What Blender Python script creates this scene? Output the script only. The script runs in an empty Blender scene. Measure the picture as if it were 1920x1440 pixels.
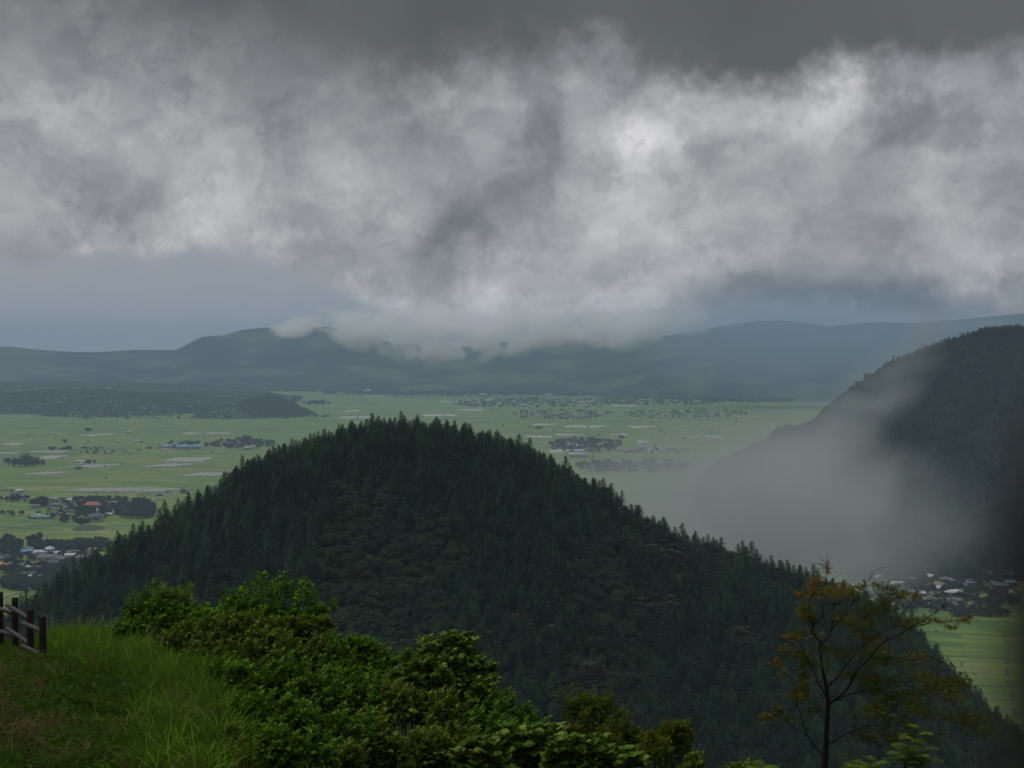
import bpy, math, random
import numpy as np
R = math.radians
rng = np.random.default_rng(7)
random.seed(7)
S = bpy.context.scene
COL = S.collection
EYE = 300.0          # camera height above the valley floor, metres
F = 2637.0           # focal length in pixels of the 1920 px wide photograph
PITCH = R(-1.52)

# ------------------------------------------------------------------ camera
cam = bpy.data.cameras.new("camera")
cam_o = bpy.data.objects.new("camera", cam); COL.objects.link(cam_o)
cam_o.location = (0, 0, EYE)
cam_o.rotation_euler = (R(90) + PITCH, 0, 0)
cam.sensor_width = 36.0
cam.lens = 36.0 * F / 1920.0
cam.clip_start = 0.05
cam.clip_end = 80000
cam.dof.use_dof = True
cam.dof.focus_distance = 60.0
cam.dof.aperture_fstop = 5.6
S.camera = cam_o

# ------------------------------------------------------------------ colour, render
S.view_settings.view_transform = 'Standard'
S.view_settings.look = 'None'
S.view_settings.exposure = 0.0
S.view_settings.gamma = 1.0
S.render.engine = 'CYCLES'
S.cycles.max_bounces = 14
S.cycles.diffuse_bounces = 3
S.cycles.glossy_bounces = 2
S.cycles.transmission_bounces = 3
S.cycles.transparent_max_bounces = 16
S.cycles.volume_bounces = 12
S.cycles.volume_step_rate = 1.0
S.cycles.volume_max_steps = 256
S.cycles.use_denoising = True
S.cycles.use_adaptive_sampling = True
S.cycles.adaptive_threshold = 0.015

# ------------------------------------------------------------------ node helpers
class NB:
    def __init__(s, tree):
        s.t = tree; s.n = tree.nodes; s.l = tree.links
    def put(s, sock, v):
        if v is None: return
        if isinstance(v, bpy.types.NodeSocket): s.l.new(v, sock)
        else: sock.default_value = v
    def m(s, op, a, b=None, c=None, clamp=False):
        n = s.n.new('ShaderNodeMath'); n.operation = op; n.use_clamp = clamp
        s.put(n.inputs[0], a); s.put(n.inputs[1], b)
        if c is not None: s.put(n.inputs[2], c)
        return n.outputs[0]
    def vm(s, op, a, b=None, out=0):
        n = s.n.new('ShaderNodeVectorMath'); n.operation = op
        s.put(n.inputs[0], a); s.put(n.inputs[1], b)
        return n.outputs[out]
    def scale(s, v, k):
        n = s.n.new('ShaderNodeVectorMath'); n.operation = 'SCALE'
        s.put(n.inputs[0], v); s.put(n.inputs['Scale'], k)
        return n.outputs[0]
    def noise(s, vec, scale, detail=4, rough=.55, dist=0, color=False):
        n = s.n.new('ShaderNodeTexNoise')
        s.put(n.inputs['Vector'], vec); n.inputs['Scale'].default_value = scale
        n.inputs['Detail'].default_value = detail; n.inputs['Roughness'].default_value = rough
        n.inputs['Distortion'].default_value = dist
        return n.outputs[1] if color else n.outputs[0]
    def mapr(s, v, a, b, c, d, smooth=False):
        n = s.n.new('ShaderNodeMapRange')
        if smooth: n.interpolation_type = 'SMOOTHSTEP'
        s.put(n.inputs[0], v)
        for i, x in enumerate((a, b, c, d)): s.put(n.inputs[i + 1], x)
        return n.outputs[0]
    def mapping(s, v, loc=(0, 0, 0), rot=(0, 0, 0), sc=(1, 1, 1), typ='POINT'):
        n = s.n.new('ShaderNodeMapping'); n.vector_type = typ
        s.put(n.inputs[0], v)
        n.inputs[1].default_value = loc; n.inputs[2].default_value = rot; n.inputs[3].default_value = sc
        return n.outputs[0]
    def mix(s, f, a, b):
        n = s.n.new('ShaderNodeMix'); n.data_type = 'RGBA'
        s.put(n.inputs[0], f); s.put(n.inputs[6], c4(a)); s.put(n.inputs[7], c4(b))
        return n.outputs[2]
    def ramp(s, f, stops):
        n = s.n.new('ShaderNodeValToRGB'); s.put(n.inputs[0], f)
        e = n.color_ramp.elements
        while len(e) < len(stops): e.new(.5)
        for k, (p, c) in enumerate(stops): e[k].position = p; e[k].color = c4(c)
        return n.outputs[0]
def c4(c):
    if isinstance(c, bpy.types.NodeSocket): return c
    return tuple(c) + (1,) if len(c) == 3 else tuple(c)

# ------------------------------------------------------------------ world: overcast sky with broken cloud
W = bpy.data.worlds.new("World"); S.world = W; W.use_nodes = True
SUN_EL, SUN_AZ = R(66), R(-112)
b = NB(W.node_tree); b.n.clear()
tc = b.n.new('ShaderNodeTexCoord').outputs['Generated']
sep = b.n.new('ShaderNodeSeparateXYZ'); b.put(sep.inputs[0], tc)
dx, dy, dz = sep.outputs
AZ = b.m('ARCTAN2', dx, dy)
EL = b.m('ARCSINE', dz)
uv = b.n.new('ShaderNodeCombineXYZ'); b.put(uv.inputs[0], AZ); b.put(uv.inputs[1], EL); uv = uv.outputs[0]
half = (.5, .5, .5)
w1 = b.scale(b.vm('SUBTRACT', b.noise(tc, 5.5, 2, .5, color=True), half), .10)
w2 = b.scale(b.vm('SUBTRACT', b.noise(tc, 17, 3, .6, color=True), half), .055)
w3 = b.scale(b.vm('SUBTRACT', b.noise(tc, 55, 6, .66, color=True), half), .040)
uvw = b.vm('ADD', b.vm('ADD', b.vm('ADD', uv, w1), w2), w3)
def blob(px, py, sx, sy, rot, amp, vec=None):
    """soft cloud patch seen in the direction of photo position px, py"""
    u, v = (px - 960) / F, (650 - py) / F
    q = b.mapping(uvw if vec is None else vec, (u, v, 0), (0, 0, R(rot)), (sx / F, sy / F, 1), 'TEXTURE')
    s2 = b.n.new('ShaderNodeSeparateXYZ'); b.put(s2.inputs[0], q)
    d2 = b.m('MULTIPLY_ADD', s2.outputs[0], s2.outputs[0], b.m('MULTIPLY', s2.outputs[1], s2.outputs[1]))
    return b.m('MULTIPLY', b.m('EXPONENT', b.m('MULTIPLY', d2, -1.0)), amp)
sepw = b.n.new('ShaderNodeSeparateXYZ'); b.put(sepw.inputs[0], uvw)
V = sepw.outputs[1]
def vrow(py): return (650 - py) / F
# broad light of the cloud layer by height in the sky
lum = b.mapr(V, vrow(260), vrow(-200), .375, .52, True)
BL = [(-150, 300, 420, 150, 0, .03), (230, 300, 330, 110, 5, .05), (560, 400, 220, 60, 12, .07),
      (1215, 290, 70, 50, 30, .26), (1180, 310, 200, 90, 20, .06), (1560, 205, 80, 38, 25, .22), (1380, 200, 200, 50, 5, .06),
      (860, 565, 120, 80, 40, .17), (700, 600, 170, 36, 10, .12), (1060, 510, 240, 150, 20, .10),
      (1290, 480, 60, 30, 10, .07), (1840, 510, 130, 45, 15, .11), (1790, 250, 70, 80, 0, .06), (690, 430, 110, 60, 25, .06),
      (330, 445, 260, 28, 5, .05),
      # darker smudges
      (960, 260, 50, 140, 10, -.17), (850, 440, 60, 110, -35, -.19), (1690, 235, 110, 50, -20, -.18), (1360, 300, 60, 50, 35, -.12),
      (1150, 330, 90, 22, -8, -.09), (220, 380, 50, 55, 0, -.08), (300, 350, 40, 30, 0, -.05), (60, 260, 60, 40, 0, -.04), (1900, 390, 80, 130, 10, -.06),
      (1540, 570, 120, 45, 15, -.08), (1780, 600, 220, 40, 0, -.13), (1540, 612, 260, 36, 0, -.15), (1450, 480, 180, 40, 12, -.05), (960, 590, 300, 45, 0, .14), (900, 635, 330, 28, 0, .22), (1300, 570, 90, 40, 25, .06), (1180, 440, 120, 60, 30, .06), (480, 200, 260, 70, -12, -.05)]
for a in BL:
    lum = b.m('ADD', lum, blob(*a))
# dark ceiling of cloud across the top: its lower edge dips and rises
edge = b.m('ADD', b.m('ADD', blob(620, 650, 300, 900, 0, -.040, uv), blob(60, 650, 260, 900, 0, .022, uv)),
           b.m('ADD', blob(1300, 650, 300, 900, 0, -.012, uv), blob(1850, 650, 160, 900, 0, .012, uv)))
dk = b.m('SUBTRACT', V, b.m('ADD', edge, vrow(135)))
softw = b.mapr(AZ, (300 - 960) / F, (1050 - 960) / F, .075, .024, True)
dark = b.mapr(b.m('DIVIDE', dk, softw), -1.0, 1.0, 0.0, 1.0, True)
over = b.mapr(V, .34, .70, 0.0, 1.0, True)      # brighter again far overhead
darkv = b.m('ADD', b.m('MULTIPLY', over, .62), b.m('ADD', .105, b.m('MULTIPLY', b.m('SUBTRACT', b.noise(tc, 9, 3, .5), .5), .07)))
# streaky detail
st = b.mapping(tc, rot=(0, R(-35), 0), sc=(1, 1, 1.35))
big = b.mapr(b.noise(st, 9, 9, .58, .6), .36, .64, -.5, .5, True)
mid = b.mapr(b.noise(st, 24, 8, .6, .8), .38, .62, -.5, .5, True)
det = b.m('ADD', b.m('MULTIPLY', big, .30), b.m('ADD', b.m('MULTIPLY', mid, .15), b.m('MULTIPLY', b.m('SUBTRACT', b.noise(st, 80, 6, .65, .3), .5), .17)))
sheet = b.mapr(b.noise(b.vm('ADD', tc, b.scale(w3, 1.6)), 8.5, 5, .55, 1.1), .50, .60, 0, 1, True)
sheet2 = b.mapr(b.noise(b.vm('ADD', tc, b.scale(w3, 1.2)), 19, 5, .6, .9), .53, .62, 0, 1, True)
det = b.m('ADD', det, b.m('SUBTRACT', b.m('ADD', b.m('MULTIPLY', sheet, .15), b.m('MULTIPLY', sheet2, .10)), .09))
lum = b.m('MULTIPLY', lum, b.m('ADD', 1.0, det))
lum = b.m('ADD', lum, b.mapr(dy, .1, -.7, 0, .14))      # unseen sky behind the viewer, brightened to light the fronts of things
# clear blue-grey gap low on the left
V2 = b.m('ADD', b.m('MULTIPLY', EL, .72), b.m('MULTIPLY', V, .28))
gap = b.mapr(b.m('ADD', b.m('MULTIPLY', b.m('SUBTRACT', vrow(472), V2), 42.0), b.mapr(AZ, (480 - 960) / F, (760 - 960) / F, 0, -1.9)), -.15, .35, 0, 1, True)
gap = b.m('MULTIPLY', gap, b.mapr(V, -.2, -.05, 0, 1))
rgb_c = b.mix(b.mapr(lum, .15, .5, 0, 1), (.93, .98, 1.06), (1.01, .998, 1.025))
lr = b.mapr(V, vrow(640), vrow(400), 1, 0, True)
rgb_c = b.mix(b.m('MULTIPLY', lr, .35), rgb_c, (.92, .98, 1.08))
cl = b.vm('MULTIPLY', rgb_c, b.scale((1, 1, 1), lum))
gapcol = b.mix(b.mapr(V, vrow(640), vrow(470), 0, 1), (.29, .335, .395), (.33, .352, .405))
cl = b.mix(gap, cl, gapcol)
dc = b.vm('MULTIPLY', (.95, 1.0, 1.02), b.scale((1, 1, 1), darkv))
cl = b.mix(dark, cl, dc)
below = b.mapr(EL, -.10, -.02, 1, 0)
cl = b.mix(below, cl, (.12, .14, .13))
bgc = b.n.new('ShaderNodeBackground'); b.put(bgc.inputs[0], cl); bgc.inputs[1].default_value = 1.0
sky = b.n.new('ShaderNodeTexSky'); sky.sky_type = 'NISHITA'; sky.sun_disc = False
sky.sun_elevation = SUN_EL; sky.sun_rotation = SUN_AZ; sky.air_density = 1.5; sky.dust_density = 3
bgs = b.n.new('ShaderNodeBackground'); b.put(bgs.inputs[0], sky.outputs[0]); bgs.inputs[1].default_value = .06
mxs = b.n.new('ShaderNodeMixShader'); mxs.inputs[0].default_value = .94
b.l.new(bgs.outputs[0], mxs.inputs[1]); b.l.new(bgc.outputs[0], mxs.inputs[2])
wo = b.n.new('ShaderNodeOutputWorld'); b.l.new(mxs.outputs[0], wo.inputs[0])

# ------------------------------------------------------------------ sun (weak, through overcast)
sl = bpy.data.lights.new("sun", 'SUN'); sl.energy = .95; sl.angle = R(22); sl.color = (1, .965, .93)
so = bpy.data.objects.new("sun", sl); COL.objects.link(so)
so.rotation_euler = (R(90) - SUN_EL, 0, math.pi - SUN_AZ)   # shines from behind the left shoulder
so.location = (0, 0, 900)

# ------------------------------------------------------------------ generic helpers
def at(px, py, Y):
    """world point on the sight line of photo position px, py at depth Y"""
    r = (px - 960) / F; u = (720 - py) / F
    dy_ = math.cos(PITCH) - u * math.sin(PITCH); dz_ = math.sin(PITCH) + u * math.cos(PITCH)
    return np.array([r / dy_ * Y, Y, EYE + dz_ / dy_ * Y])
def on_plain(px, py, z=0.0):
    p = at(px, py, 1.0); k = (EYE - z) / (EYE - p[2])
    return np.array([p[0] * k, k, z])
def proj(x, y, z):
    zz = z - EYE
    fy = y * math.cos(PITCH) + zz * math.sin(PITCH); up = -y * math.sin(PITCH) + zz * math.cos(PITCH)
    return 960 + F * x / fy, 720 - F * up / fy
def tag(o, label=None, cat=None, group=None, kind=None):
    if label: o['label'] = label
    if cat: o['category'] = cat
    if group: o['group'] = group
    if kind: o['kind'] = kind
    return o
def link(name, data, parent=None, loc=None, col=None):
    o = bpy.data.objects.new(name, data); (col or COL).objects.link(o)
    if parent: o.parent = parent
    if loc is not None: o.location = [float(v) for v in loc]
    return o
def empty(name, loc, rz=0, sc=1):
    o = link(name, None, None, loc); o.rotation_euler = (0, 0, rz); o.empty_display_size = .5
    o.scale = (sc, sc, sc) if not hasattr(sc, '__len__') else sc
    return o
def mesh(name, V_, faces, mats, smooth=False, midx=None, attrs=None):
    """faces: list of (n,k) int arrays"""
    me = bpy.data.meshes.new(name)
    V_ = np.asarray(V_, dtype=np.float32)
    fl = [np.asarray(f, dtype=np.int32) for f in faces if len(f)]
    me.vertices.add(len(V_)); me.vertices.foreach_set('co', V_.ravel())
    loops = np.concatenate([f.ravel() for f in fl]); tot = np.concatenate([np.full(len(f), f.shape[1]) for f in fl])
    st_ = np.concatenate([[0], np.cumsum(tot)[:-1]])
    me.loops.add(len(loops)); me.loops.foreach_set('vertex_index', loops.astype(np.int32))
    me.polygons.add(len(tot)); me.polygons.foreach_set('loop_start', st_.astype(np.int32))
    me.polygons.foreach_set('loop_total', tot.astype(np.int32))
    if midx is not None: me.polygons.foreach_set('material_index', np.asarray(midx, dtype=np.int32))
    me.polygons.foreach_set('use_smooth', np.full(len(tot), smooth))
    for k, v in (attrs or {}).items():
        v = np.asarray(v, dtype=np.float32)
        if v.ndim == 1:
            a = me.attributes.new(k, 'FLOAT', 'POINT'); a.data.foreach_set('value', v)
        else:
            a = me.attributes.new(k, 'FLOAT_VECTOR', 'POINT'); a.data.foreach_set('vector', v.ravel())
    me.update(calc_edges=True); me.validate()
    for m_ in (mats if isinstance(mats, (list, tuple)) else [mats]): me.materials.append(m_)
    return me
class MB:
    """collects pieces; one mesh at the end"""
    def __init__(s): s.v = []; s.f = []; s.mi = []; s.n = 0; s.a = []
    def add(s, v, f, mi=0, tint=.5):
        v = np.asarray(v, dtype=float); s.v.append(v)
        for g in (f if isinstance(f, list) else [f]):
            g = np.asarray(g); s.f.append(g + s.n); s.mi.append(np.full(len(g), mi))
        s.a.append(np.broadcast_to(np.asarray(tint, dtype=float), (len(v),)))
        s.n += len(v)
    def box(s, c, d, rz=0, mi=0):
        c = np.asarray(c, float); d = np.asarray(d, float) / 2
        p = np.array([[x, y, z] for z in (-1, 1) for y in (-1, 1) for x in (-1, 1)]) * d
        cs, sn = math.cos(rz), math.sin(rz)
        p = np.stack([p[:, 0] * cs - p[:, 1] * sn, p[:, 0] * sn + p[:, 1] * cs, p[:, 2]], 1) + c
        s.add(p, np.array([[0, 2, 3, 1], [4, 5, 7, 6], [0, 1, 5, 4], [2, 6, 7, 3], [0, 4, 6, 2], [1, 3, 7, 5]]), mi)
    def tube(s, pts, rad, k=7, mi=0, wob=0, cap=True):
        pts = np.asarray(pts, float); rad = np.broadcast_to(np.asarray(rad, float), (len(pts),))
        rings = []
        for i in range(len(pts)):
            t = pts[min(i + 1, len(pts) - 1)] - pts[max(i - 1, 0)]; t = t / (np.linalg.norm(t) + 1e-9)
            a = np.cross(t, [0.3, 1, 0.1] if abs(t[1]) < .8 else [1, 0.1, 0]); a /= np.linalg.norm(a); c = np.cross(t, a)
            th = np.linspace(0, 2 * np.pi, k, endpoint=False)
            rr = rad[i] * (1 + wob * (rng.random(k) - .5))
            rings.append(pts[i] + (np.cos(th) * rr)[:, None] * a + (np.sin(th) * rr)[:, None] * c)
        v = np.concatenate(rings); f = []
        for i in range(len(pts) - 1):
            for j in range(k):
                f.append([i * k + j, i * k + (j + 1) % k, (i + 1) * k + (j + 1) % k, (i + 1) * k + j])
        s.add(v, np.array(f), mi)
        if cap:
            s.v[-1] = np.concatenate([v, [pts[0], pts[-1]]]); s.a[-1] = np.full(len(v) + 2, .5)
            base = s.n - len(v); n0 = base + len(v); L = (len(pts) - 1) * k
            tri = [[n0, base + (j + 1) % k, base + j] for j in range(k)] + [[n0 + 1, base + L + j, base + L + (j + 1) % k] for j in range(k)]
            s.f.append(np.array(tri)); s.mi.append(np.full(len(tri), mi)); s.n += 2
    def mesh(s, name, mats, smooth=False):
        return mesh(name, np.concatenate(s.v), s.f, mats, smooth, np.concatenate(s.mi), {'tint': np.concatenate(s.a)})

def vnoise(x, y, seed=0):
    x = np.asarray(x, float); y = np.asarray(y, float)
    xi = np.floor(x).astype(np.int64); yi = np.floor(y).astype(np.int64); fx = x - xi; fy = y - yi
    def h(a, c):
        n = (a * 374761393 + c * 668265263 + seed * 1442695041) & 0xffffffff
        n = ((n ^ (n >> 13)) * 1274126177) & 0xffffffff
        return ((n ^ (n >> 16)) & 0xffff) / 65535.0
    sx = fx * fx * (3 - 2 * fx); sy = fy * fy * (3 - 2 * fy)
    return (h(xi, yi) * (1 - sx) + h(xi + 1, yi) * sx) * (1 - sy) + (h(xi, yi + 1) * (1 - sx) + h(xi + 1, yi + 1) * sx) * sy
def fbm(x, y, oct_=4, seed=0):
    t = 0; a = .5; n = 0
    for k in range(oct_):
        t = t + a * vnoise(x * 2 ** k, y * 2 ** k, seed + k * 17); n += a; a *= .5
    return t / n
def grid_mesh(name, X, Y, Z, mat, smooth=True):
    ny, nx = X.shape
    i = np.arange(ny * nx).reshape(ny, nx)
    f = np.stack([i[:-1, :-1].ravel(), i[:-1, 1:].ravel(), i[1:, 1:].ravel(), i[1:, :-1].ravel()], 1)
    return mesh(name, np.stack([X.ravel(), Y.ravel(), Z.ravel()], 1), [f], mat, smooth)

# ------------------------------------------------------------------ materials
def principled(name, col, rough=.8, spec=.3, extra=None):
    m_ = bpy.data.materials.new(name); m_.use_nodes = True
    q = NB(m_.node_tree); p = q.n['Principled BSDF']
    p.inputs['Roughness'].default_value = rough; p.inputs['Specular IOR Level'].default_value = spec
    c = col(q) if callable(col) else c4(col)
    q.put(p.inputs['Base Color'], c)
    if extra: extra(q, p)
    return m_
def objrand(q): return q.n.new('ShaderNodeObjectInfo').outputs['Random']
def objcoord(q): return q.n.new('ShaderNodeTexCoord').outputs['Object']
def position(q): return q.n.new('ShaderNodeNewGeometry').outputs['Position']
def attr(q, name): 
    n = q.n.new('ShaderNodeAttribute'); n.attribute_name = name; return n.outputs['Fac']
def foliage(name, stops, transl=.35, rough=.55, spec=.25, use_obj=True, tintw=.45):
    """leaf material: colour varies leaf by leaf and plant by plant"""
    m_ = bpy.data.materials.new(name); m_.use_nodes = True
    q = NB(m_.node_tree); p = q.n['Principled BSDF']; out = q.n['Material Output']
    t = attr(q, 'tint')
    if use_obj:
        f = q.m('ADD', q.m('MULTIPLY', t, tintw), q.m('MULTIPLY', objrand(q), 1 - tintw))
    else: f = t
    c = q.ramp(f, stops)
    q.put(p.inputs['Base Color'], c); p.inputs['Roughness'].default_value = rough; p.inputs['Specular IOR Level'].default_value = spec
    tr = q.n.new('ShaderNodeBsdfTranslucent'); q.put(tr.inputs[0], q.mix(.4, c, (.12, .2, .02)))
    mx = q.n.new('ShaderNodeMixShader'); mx.inputs[0].default_value = transl
    q.l.new(p.outputs[0], mx.inputs[1]); q.l.new(tr.outputs[0], mx.inputs[2]); q.l.new(mx.outputs[0], out.inputs[0])
    return m_
M = {}
M['conifer'] = foliage('conifer_needles', [(0, (.008, .026, .012)), (.35, (.022, .066, .026)), (.6, (.040, .048, .024)), (.85, (.040, .12, .038)), (1, (.060, .16, .048))], .12, .8, .1, tintw=.35)
M['broad'] = foliage('broadleaf', [(0, (.014, .020, .011)), (.3, (.040, .038, .023)), (.6, (.020, .050, .020)), (1, (.056, .072, .028))], .12, .8, .1, tintw=.5)
M['tan'] = foliage('layered_foliage', [(0, (.050, .046, .030)), (.5, (.085, .070, .045)), (1, (.05, .065, .032))], .12, .8, .1)
M['valley_tree'] = foliage('valley_tree_leaves', [(0, (.026, .044, .028)), (.5, (.038, .050, .034)), (1, (.030, .062, .030))], .1, .8, .1)
M['bark'] = principled('bark', lambda q: q.ramp(q.noise(objcoord(q), 9, 5, .7), [(.3, (.018, .013, .010)), (.7, (.06, .047, .036))]), .9)
M['maple_bark'] = principled('maple_bark', lambda q: q.ramp(q.noise(objcoord(q), 30, 4, .7), [(.3, (.008, .007, .006)), (.7, (.022, .019, .015))]), .8, .15)
M['stem'] = principled('stem_bark', lambda q: q.ramp(q.noise(objcoord(q), 30, 4, .7), [(.3, (.02, .017, .012)), (.7, (.055, .05, .032))]), .8)

# the plain: paddies in long thin parcels
def fields(q):
    P = position(q)
    wob = q.vm('ADD', P, q.scale(q.vm('SUBTRACT', q.noise(P, .0011, 2, .5, color=True), half), 260))
    v = q.mapping(wob, rot=(0, 0, R(14)))
    def brick(w, h, mort, off=.5, c1=(0, 0, 0), c2=(1, 1, 1), mc=(.5, .5, .5)):
        n = q.n.new('ShaderNodeTexBrick'); q.put(n.inputs['Vector'], v)
        n.inputs['Scale'].default_value = 1; n.inputs['Brick Width'].default_value = w; n.inputs['Row Height'].default_value = h
        n.inputs['Mortar Size'].default_value = mort; n.inputs['Mortar Smooth'].default_value = .2
        n.inputs['Color1'].default_value = c4(c1); n.inputs['Color2'].default_value = c4(c2); n.inputs['Mortar'].default_value = c4(mc)
        n.offset = off
        return n
    b1 = brick(84, 26, 1.6); b2 = brick(336, 130, 3.8, .3); b3 = brick(900, 420, 4.5, .4)
    par = q.m('ADD', q.m('MULTIPLY', b1.outputs[0], .62), q.m('MULTIPLY', b2.outputs[0], .35))
    par = q.m('ADD', par, q.m('MULTIPLY', q.noise(P, .004, 5, .6), .3))
    c = q.ramp(par, [(.15, (.056, .120, .026)), (.36, (.104, .182, .032)), (.48, (.180, .245, .042)), (.60, (.084, .160, .038)), (.75, (.145, .208, .044)), (1, (.23, .25, .080))])
    c = q.mix(q.m('MULTIPLY', b1.outputs[1], .7), c, (.06, .085, .035))
    c = q.mix(q.m('MULTIPLY', b2.outputs[1], .75), c, (.05, .07, .035))
    c = q.mix(q.m('MULTIPLY', b3.outputs[1], .8), c, (.16, .16, .13))
    # rows of rice: fine streaks
    rows = q.noise(q.mapping(v, sc=(.004, .09, 1)), 1, 4, .7)
    c = q.mix(q.mapr(rows, .35, .75, 0, .55), c, (.085, .125, .045))
    rough_land = q.mapr(q.noise(P, .0016, 5, .65), .56, .66, 0, .55)
    c = q.mix(rough_land, c, (.075, .105, .045))
    return c
M['plain'] = principled('paddy_fields', fields, .9, .15)
M['forest_floor'] = principled('forest_floor', lambda q: q.ramp(q.noise(position(q), .3, 5, .7), [(.3, (.010, .014, .010)), (.7, (.025, .028, .018))]), 1, 0)
def mtn(q):
    P = position(q)
    n1 = q.noise(P, .0022, 6, .6)
    return q.ramp(n1, [(.38, (.014, .022, .022)), (.50, (.024, .034, .028)), (.58, (.060, .084, .056)), (.66, (.054, .076, .052)), (.72, (.02, .028, .026))])
M['mountain'] = principled('mountain_slope', mtn, 1, 0)
M['lowhill'] = principled('low_hill_ground', lambda q: q.ramp(q.noise(position(q), .01, 5, .6), [(.35, (.025, .045, .025)), (.6, (.07, .11, .04))]), 1, 0)
M['soil'] = principled('hillside_soil', lambda q: q.ramp(q.noise(position(q), 1.3, 6, .7), [(.30, (.014, .020, .004)), (.5, (.016, .034, .003)), (.7, (.030, .022, .009)), (.85, (.05, .034, .017))]), .95, .1)
M['asphalt'] = principled('road_asphalt', lambda q: q.ramp(q.noise(position(q), .2, 4, .6), [(.3, (.15, .15, .14)), (.7, (.22, .22, .21))]), .85)
M['ditch'] = principled('ditch_growth', lambda q: q.ramp(q.noise(position(q), .06, 4, .7), [(.3, (.03, .05, .025)), (.7, (.06, .085, .04))]), .9)

# ------------------------------------------------------------------ the valley floor
def plain_grid():
    xs = np.array([-60000, -20000, -9000, -4000, -2000, -1000, -500, 0, 500, 1000, 2000, 4000, 9000, 20000, 60000.])
    ys = np.array([-60000, -20000, -5000, -1000, 0, 1000, 2000, 4000, 6000, 9000, 13000, 20000, 40000, 60000.])
    X, Y = np.meshgrid(xs, ys)
    return grid_mesh('valley_floor', X, Y, X * 0, M['plain'])
tag(link('valley_floor', plain_grid()), kind='structure')

# ------------------------------------------------------------------ the near hillside the camera stands on
PY = np.array([-4000, -1500, -80, -30, 0, 8, 14, 20, 31, 38, 44, 60, 100, 330, 420, 520, 900.])
PZ = np.array([-290, -20, 4, 0, -1.7, -4.3, -5.3, -5.9, -7.0, -8.1, -10, -21, -50, -205, -225, -262, -305.])
def near_z(x, y):
    x = np.asarray(x, float); y = np.asarray(y, float)
    z = np.interp(y, PY, PZ)
    e = 0.95 * np.logaddexp(0, (x + 2.9) / .9) * .9
    e = np.minimum(e, 12 + .22 * np.maximum(x, 0))
    w = np.clip((y - 4) / 10, 0, 1) * np.clip((160 - y) / 60, 0, 1)
    side = np.maximum(np.abs(x) - 350, 0) * .35
    z = z - e * w - side
    z = z + (fbm(x / 7, y / 7, 3, 3) - .5) * .7 * np.clip(y / 10, 0, 1) + (fbm(x / 60, y / 60, 3, 5) - .5) * 12 * np.clip((y - 80) / 100, 0, 1)
    return EYE + z
xs = np.concatenate([np.linspace(-1400, -60, 30), np.linspace(-55, -16, 20), np.linspace(-15, 15, 76), np.linspace(16, 60, 22), np.linspace(70, 1400, 30)])
ys = np.concatenate([np.linspace(-1500, -60, 20), np.linspace(-50, 10, 25), np.linspace(11, 50, 100), np.linspace(52, 110, 25), np.linspace(120, 900, 50)])
X, Y = np.meshgrid(xs, ys)
tag(link('hillside', grid_mesh('hillside', X, Y, near_z(X, Y), M['soil'])), kind='structure')

# ------------------------------------------------------------------ the wooded hill in the middle
RY = 700.0
SIL = [(-140, 1200), (60, 1112), (120, 1060), (200, 1015), (300, 960), (400, 900), (450, 875), (500, 850), (560, 826), (650, 797), (740, 782), (830, 790),
       (900, 806), (960, 828), (1000, 845), (1050, 868), (1100, 893), (1140, 905), (1180, 938), (1240, 968), (1300, 1003), (1380, 1018),
       (1450, 1048), (1540, 1068), (1600, 1095), (1660, 1118), (1720, 1170), (1780, 1240), (1850, 1310), (2000, 1430)]
sx_ = np.array([at(p[0], p[1], RY)[0] for p in SIL]); sz_ = np.array([at(p[0], p[1], RY)[2] for p in SIL]) - 12
def hill_z(x, y):
    x = np.asarray(x, float); y = np.asarray(y, float)
    zr = np.interp(x, sx_, sz_)
    zr = np.where(x < sx_[0], sz_[0] - .5 * (sx_[0] - x), zr); zr = np.where(x > sx_[-1], sz_[-1] - .5 * (x - sx_[-1]), zr)
    d = np.abs(RY - y)
    spur = 16 * np.exp(-((x - 5 - (RY - y) * .20) / 22) ** 2) - 9 * np.exp(-((x - 52 - (RY - y) * .15) / 20) ** 2) + 10 * np.exp(-((x - 105 - (RY - y) * .12) / 24) ** 2) + 8 * np.exp(-((x + 130 - (RY - y) * -.1) / 24) ** 2)
    k = np.clip(d / 70, 0, 1)
    z = zr - .60 * (np.sqrt(d * d + 14 ** 2) - 14) + k * (spur + (fbm(x / 45, y / 45, 4, 11) - .5) * 14)
    return np.maximum(z, -3)
X, Y = np.meshgrid(np.linspace(-800, 800, 220), np.linspace(260, 1200, 150))
tag(link('wooded_hill', grid_mesh('wooded_hill', X, Y, hill_z(X, Y), M['forest_floor'])), kind='structure')

# ------------------------------------------------------------------ the steep hill on the right (lofted ridge to foot)
def rp(px, py, D, dz=-7):
    p = at(px, py, D); return (p[0], p[1], max(p[2] + dz, -2))
RID = [(704, 3990, -2), rp(1430, 850, 3940), rp(1465, 828, 3800), rp(1500, 806, 3650), rp(1540, 792, 3520), rp(1562, 768, 3430), rp(1600, 738, 3290), rp(1640, 710, 3150),
       rp(1680, 682, 3030), rp(1760, 650, 2850), rp(1850, 622, 2700), rp(1920, 617, 2600), (1150, 2350, 335), (1600, 2100, 340), (2300, 2000, 330)]
BAS = [(690, 3990)] + [tuple(on_plain(*p)[:2]) for p in [(1405, 858), (1375, 866), (1350, 875), (1333, 887), (1320, 901), (1310, 918), (1303, 940), (1306, 966), (1345, 1008), (1440, 1050), (1610, 1084)]] + [(700, 1780), (1000, 1700), (1700, 1500)]
nS, nT = 170, 60
RID = np.array(RID); BAS = np.array(BAS)
sp = np.linspace(0, len(RID) - 1, nS); kk = np.arange(len(RID))
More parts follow.
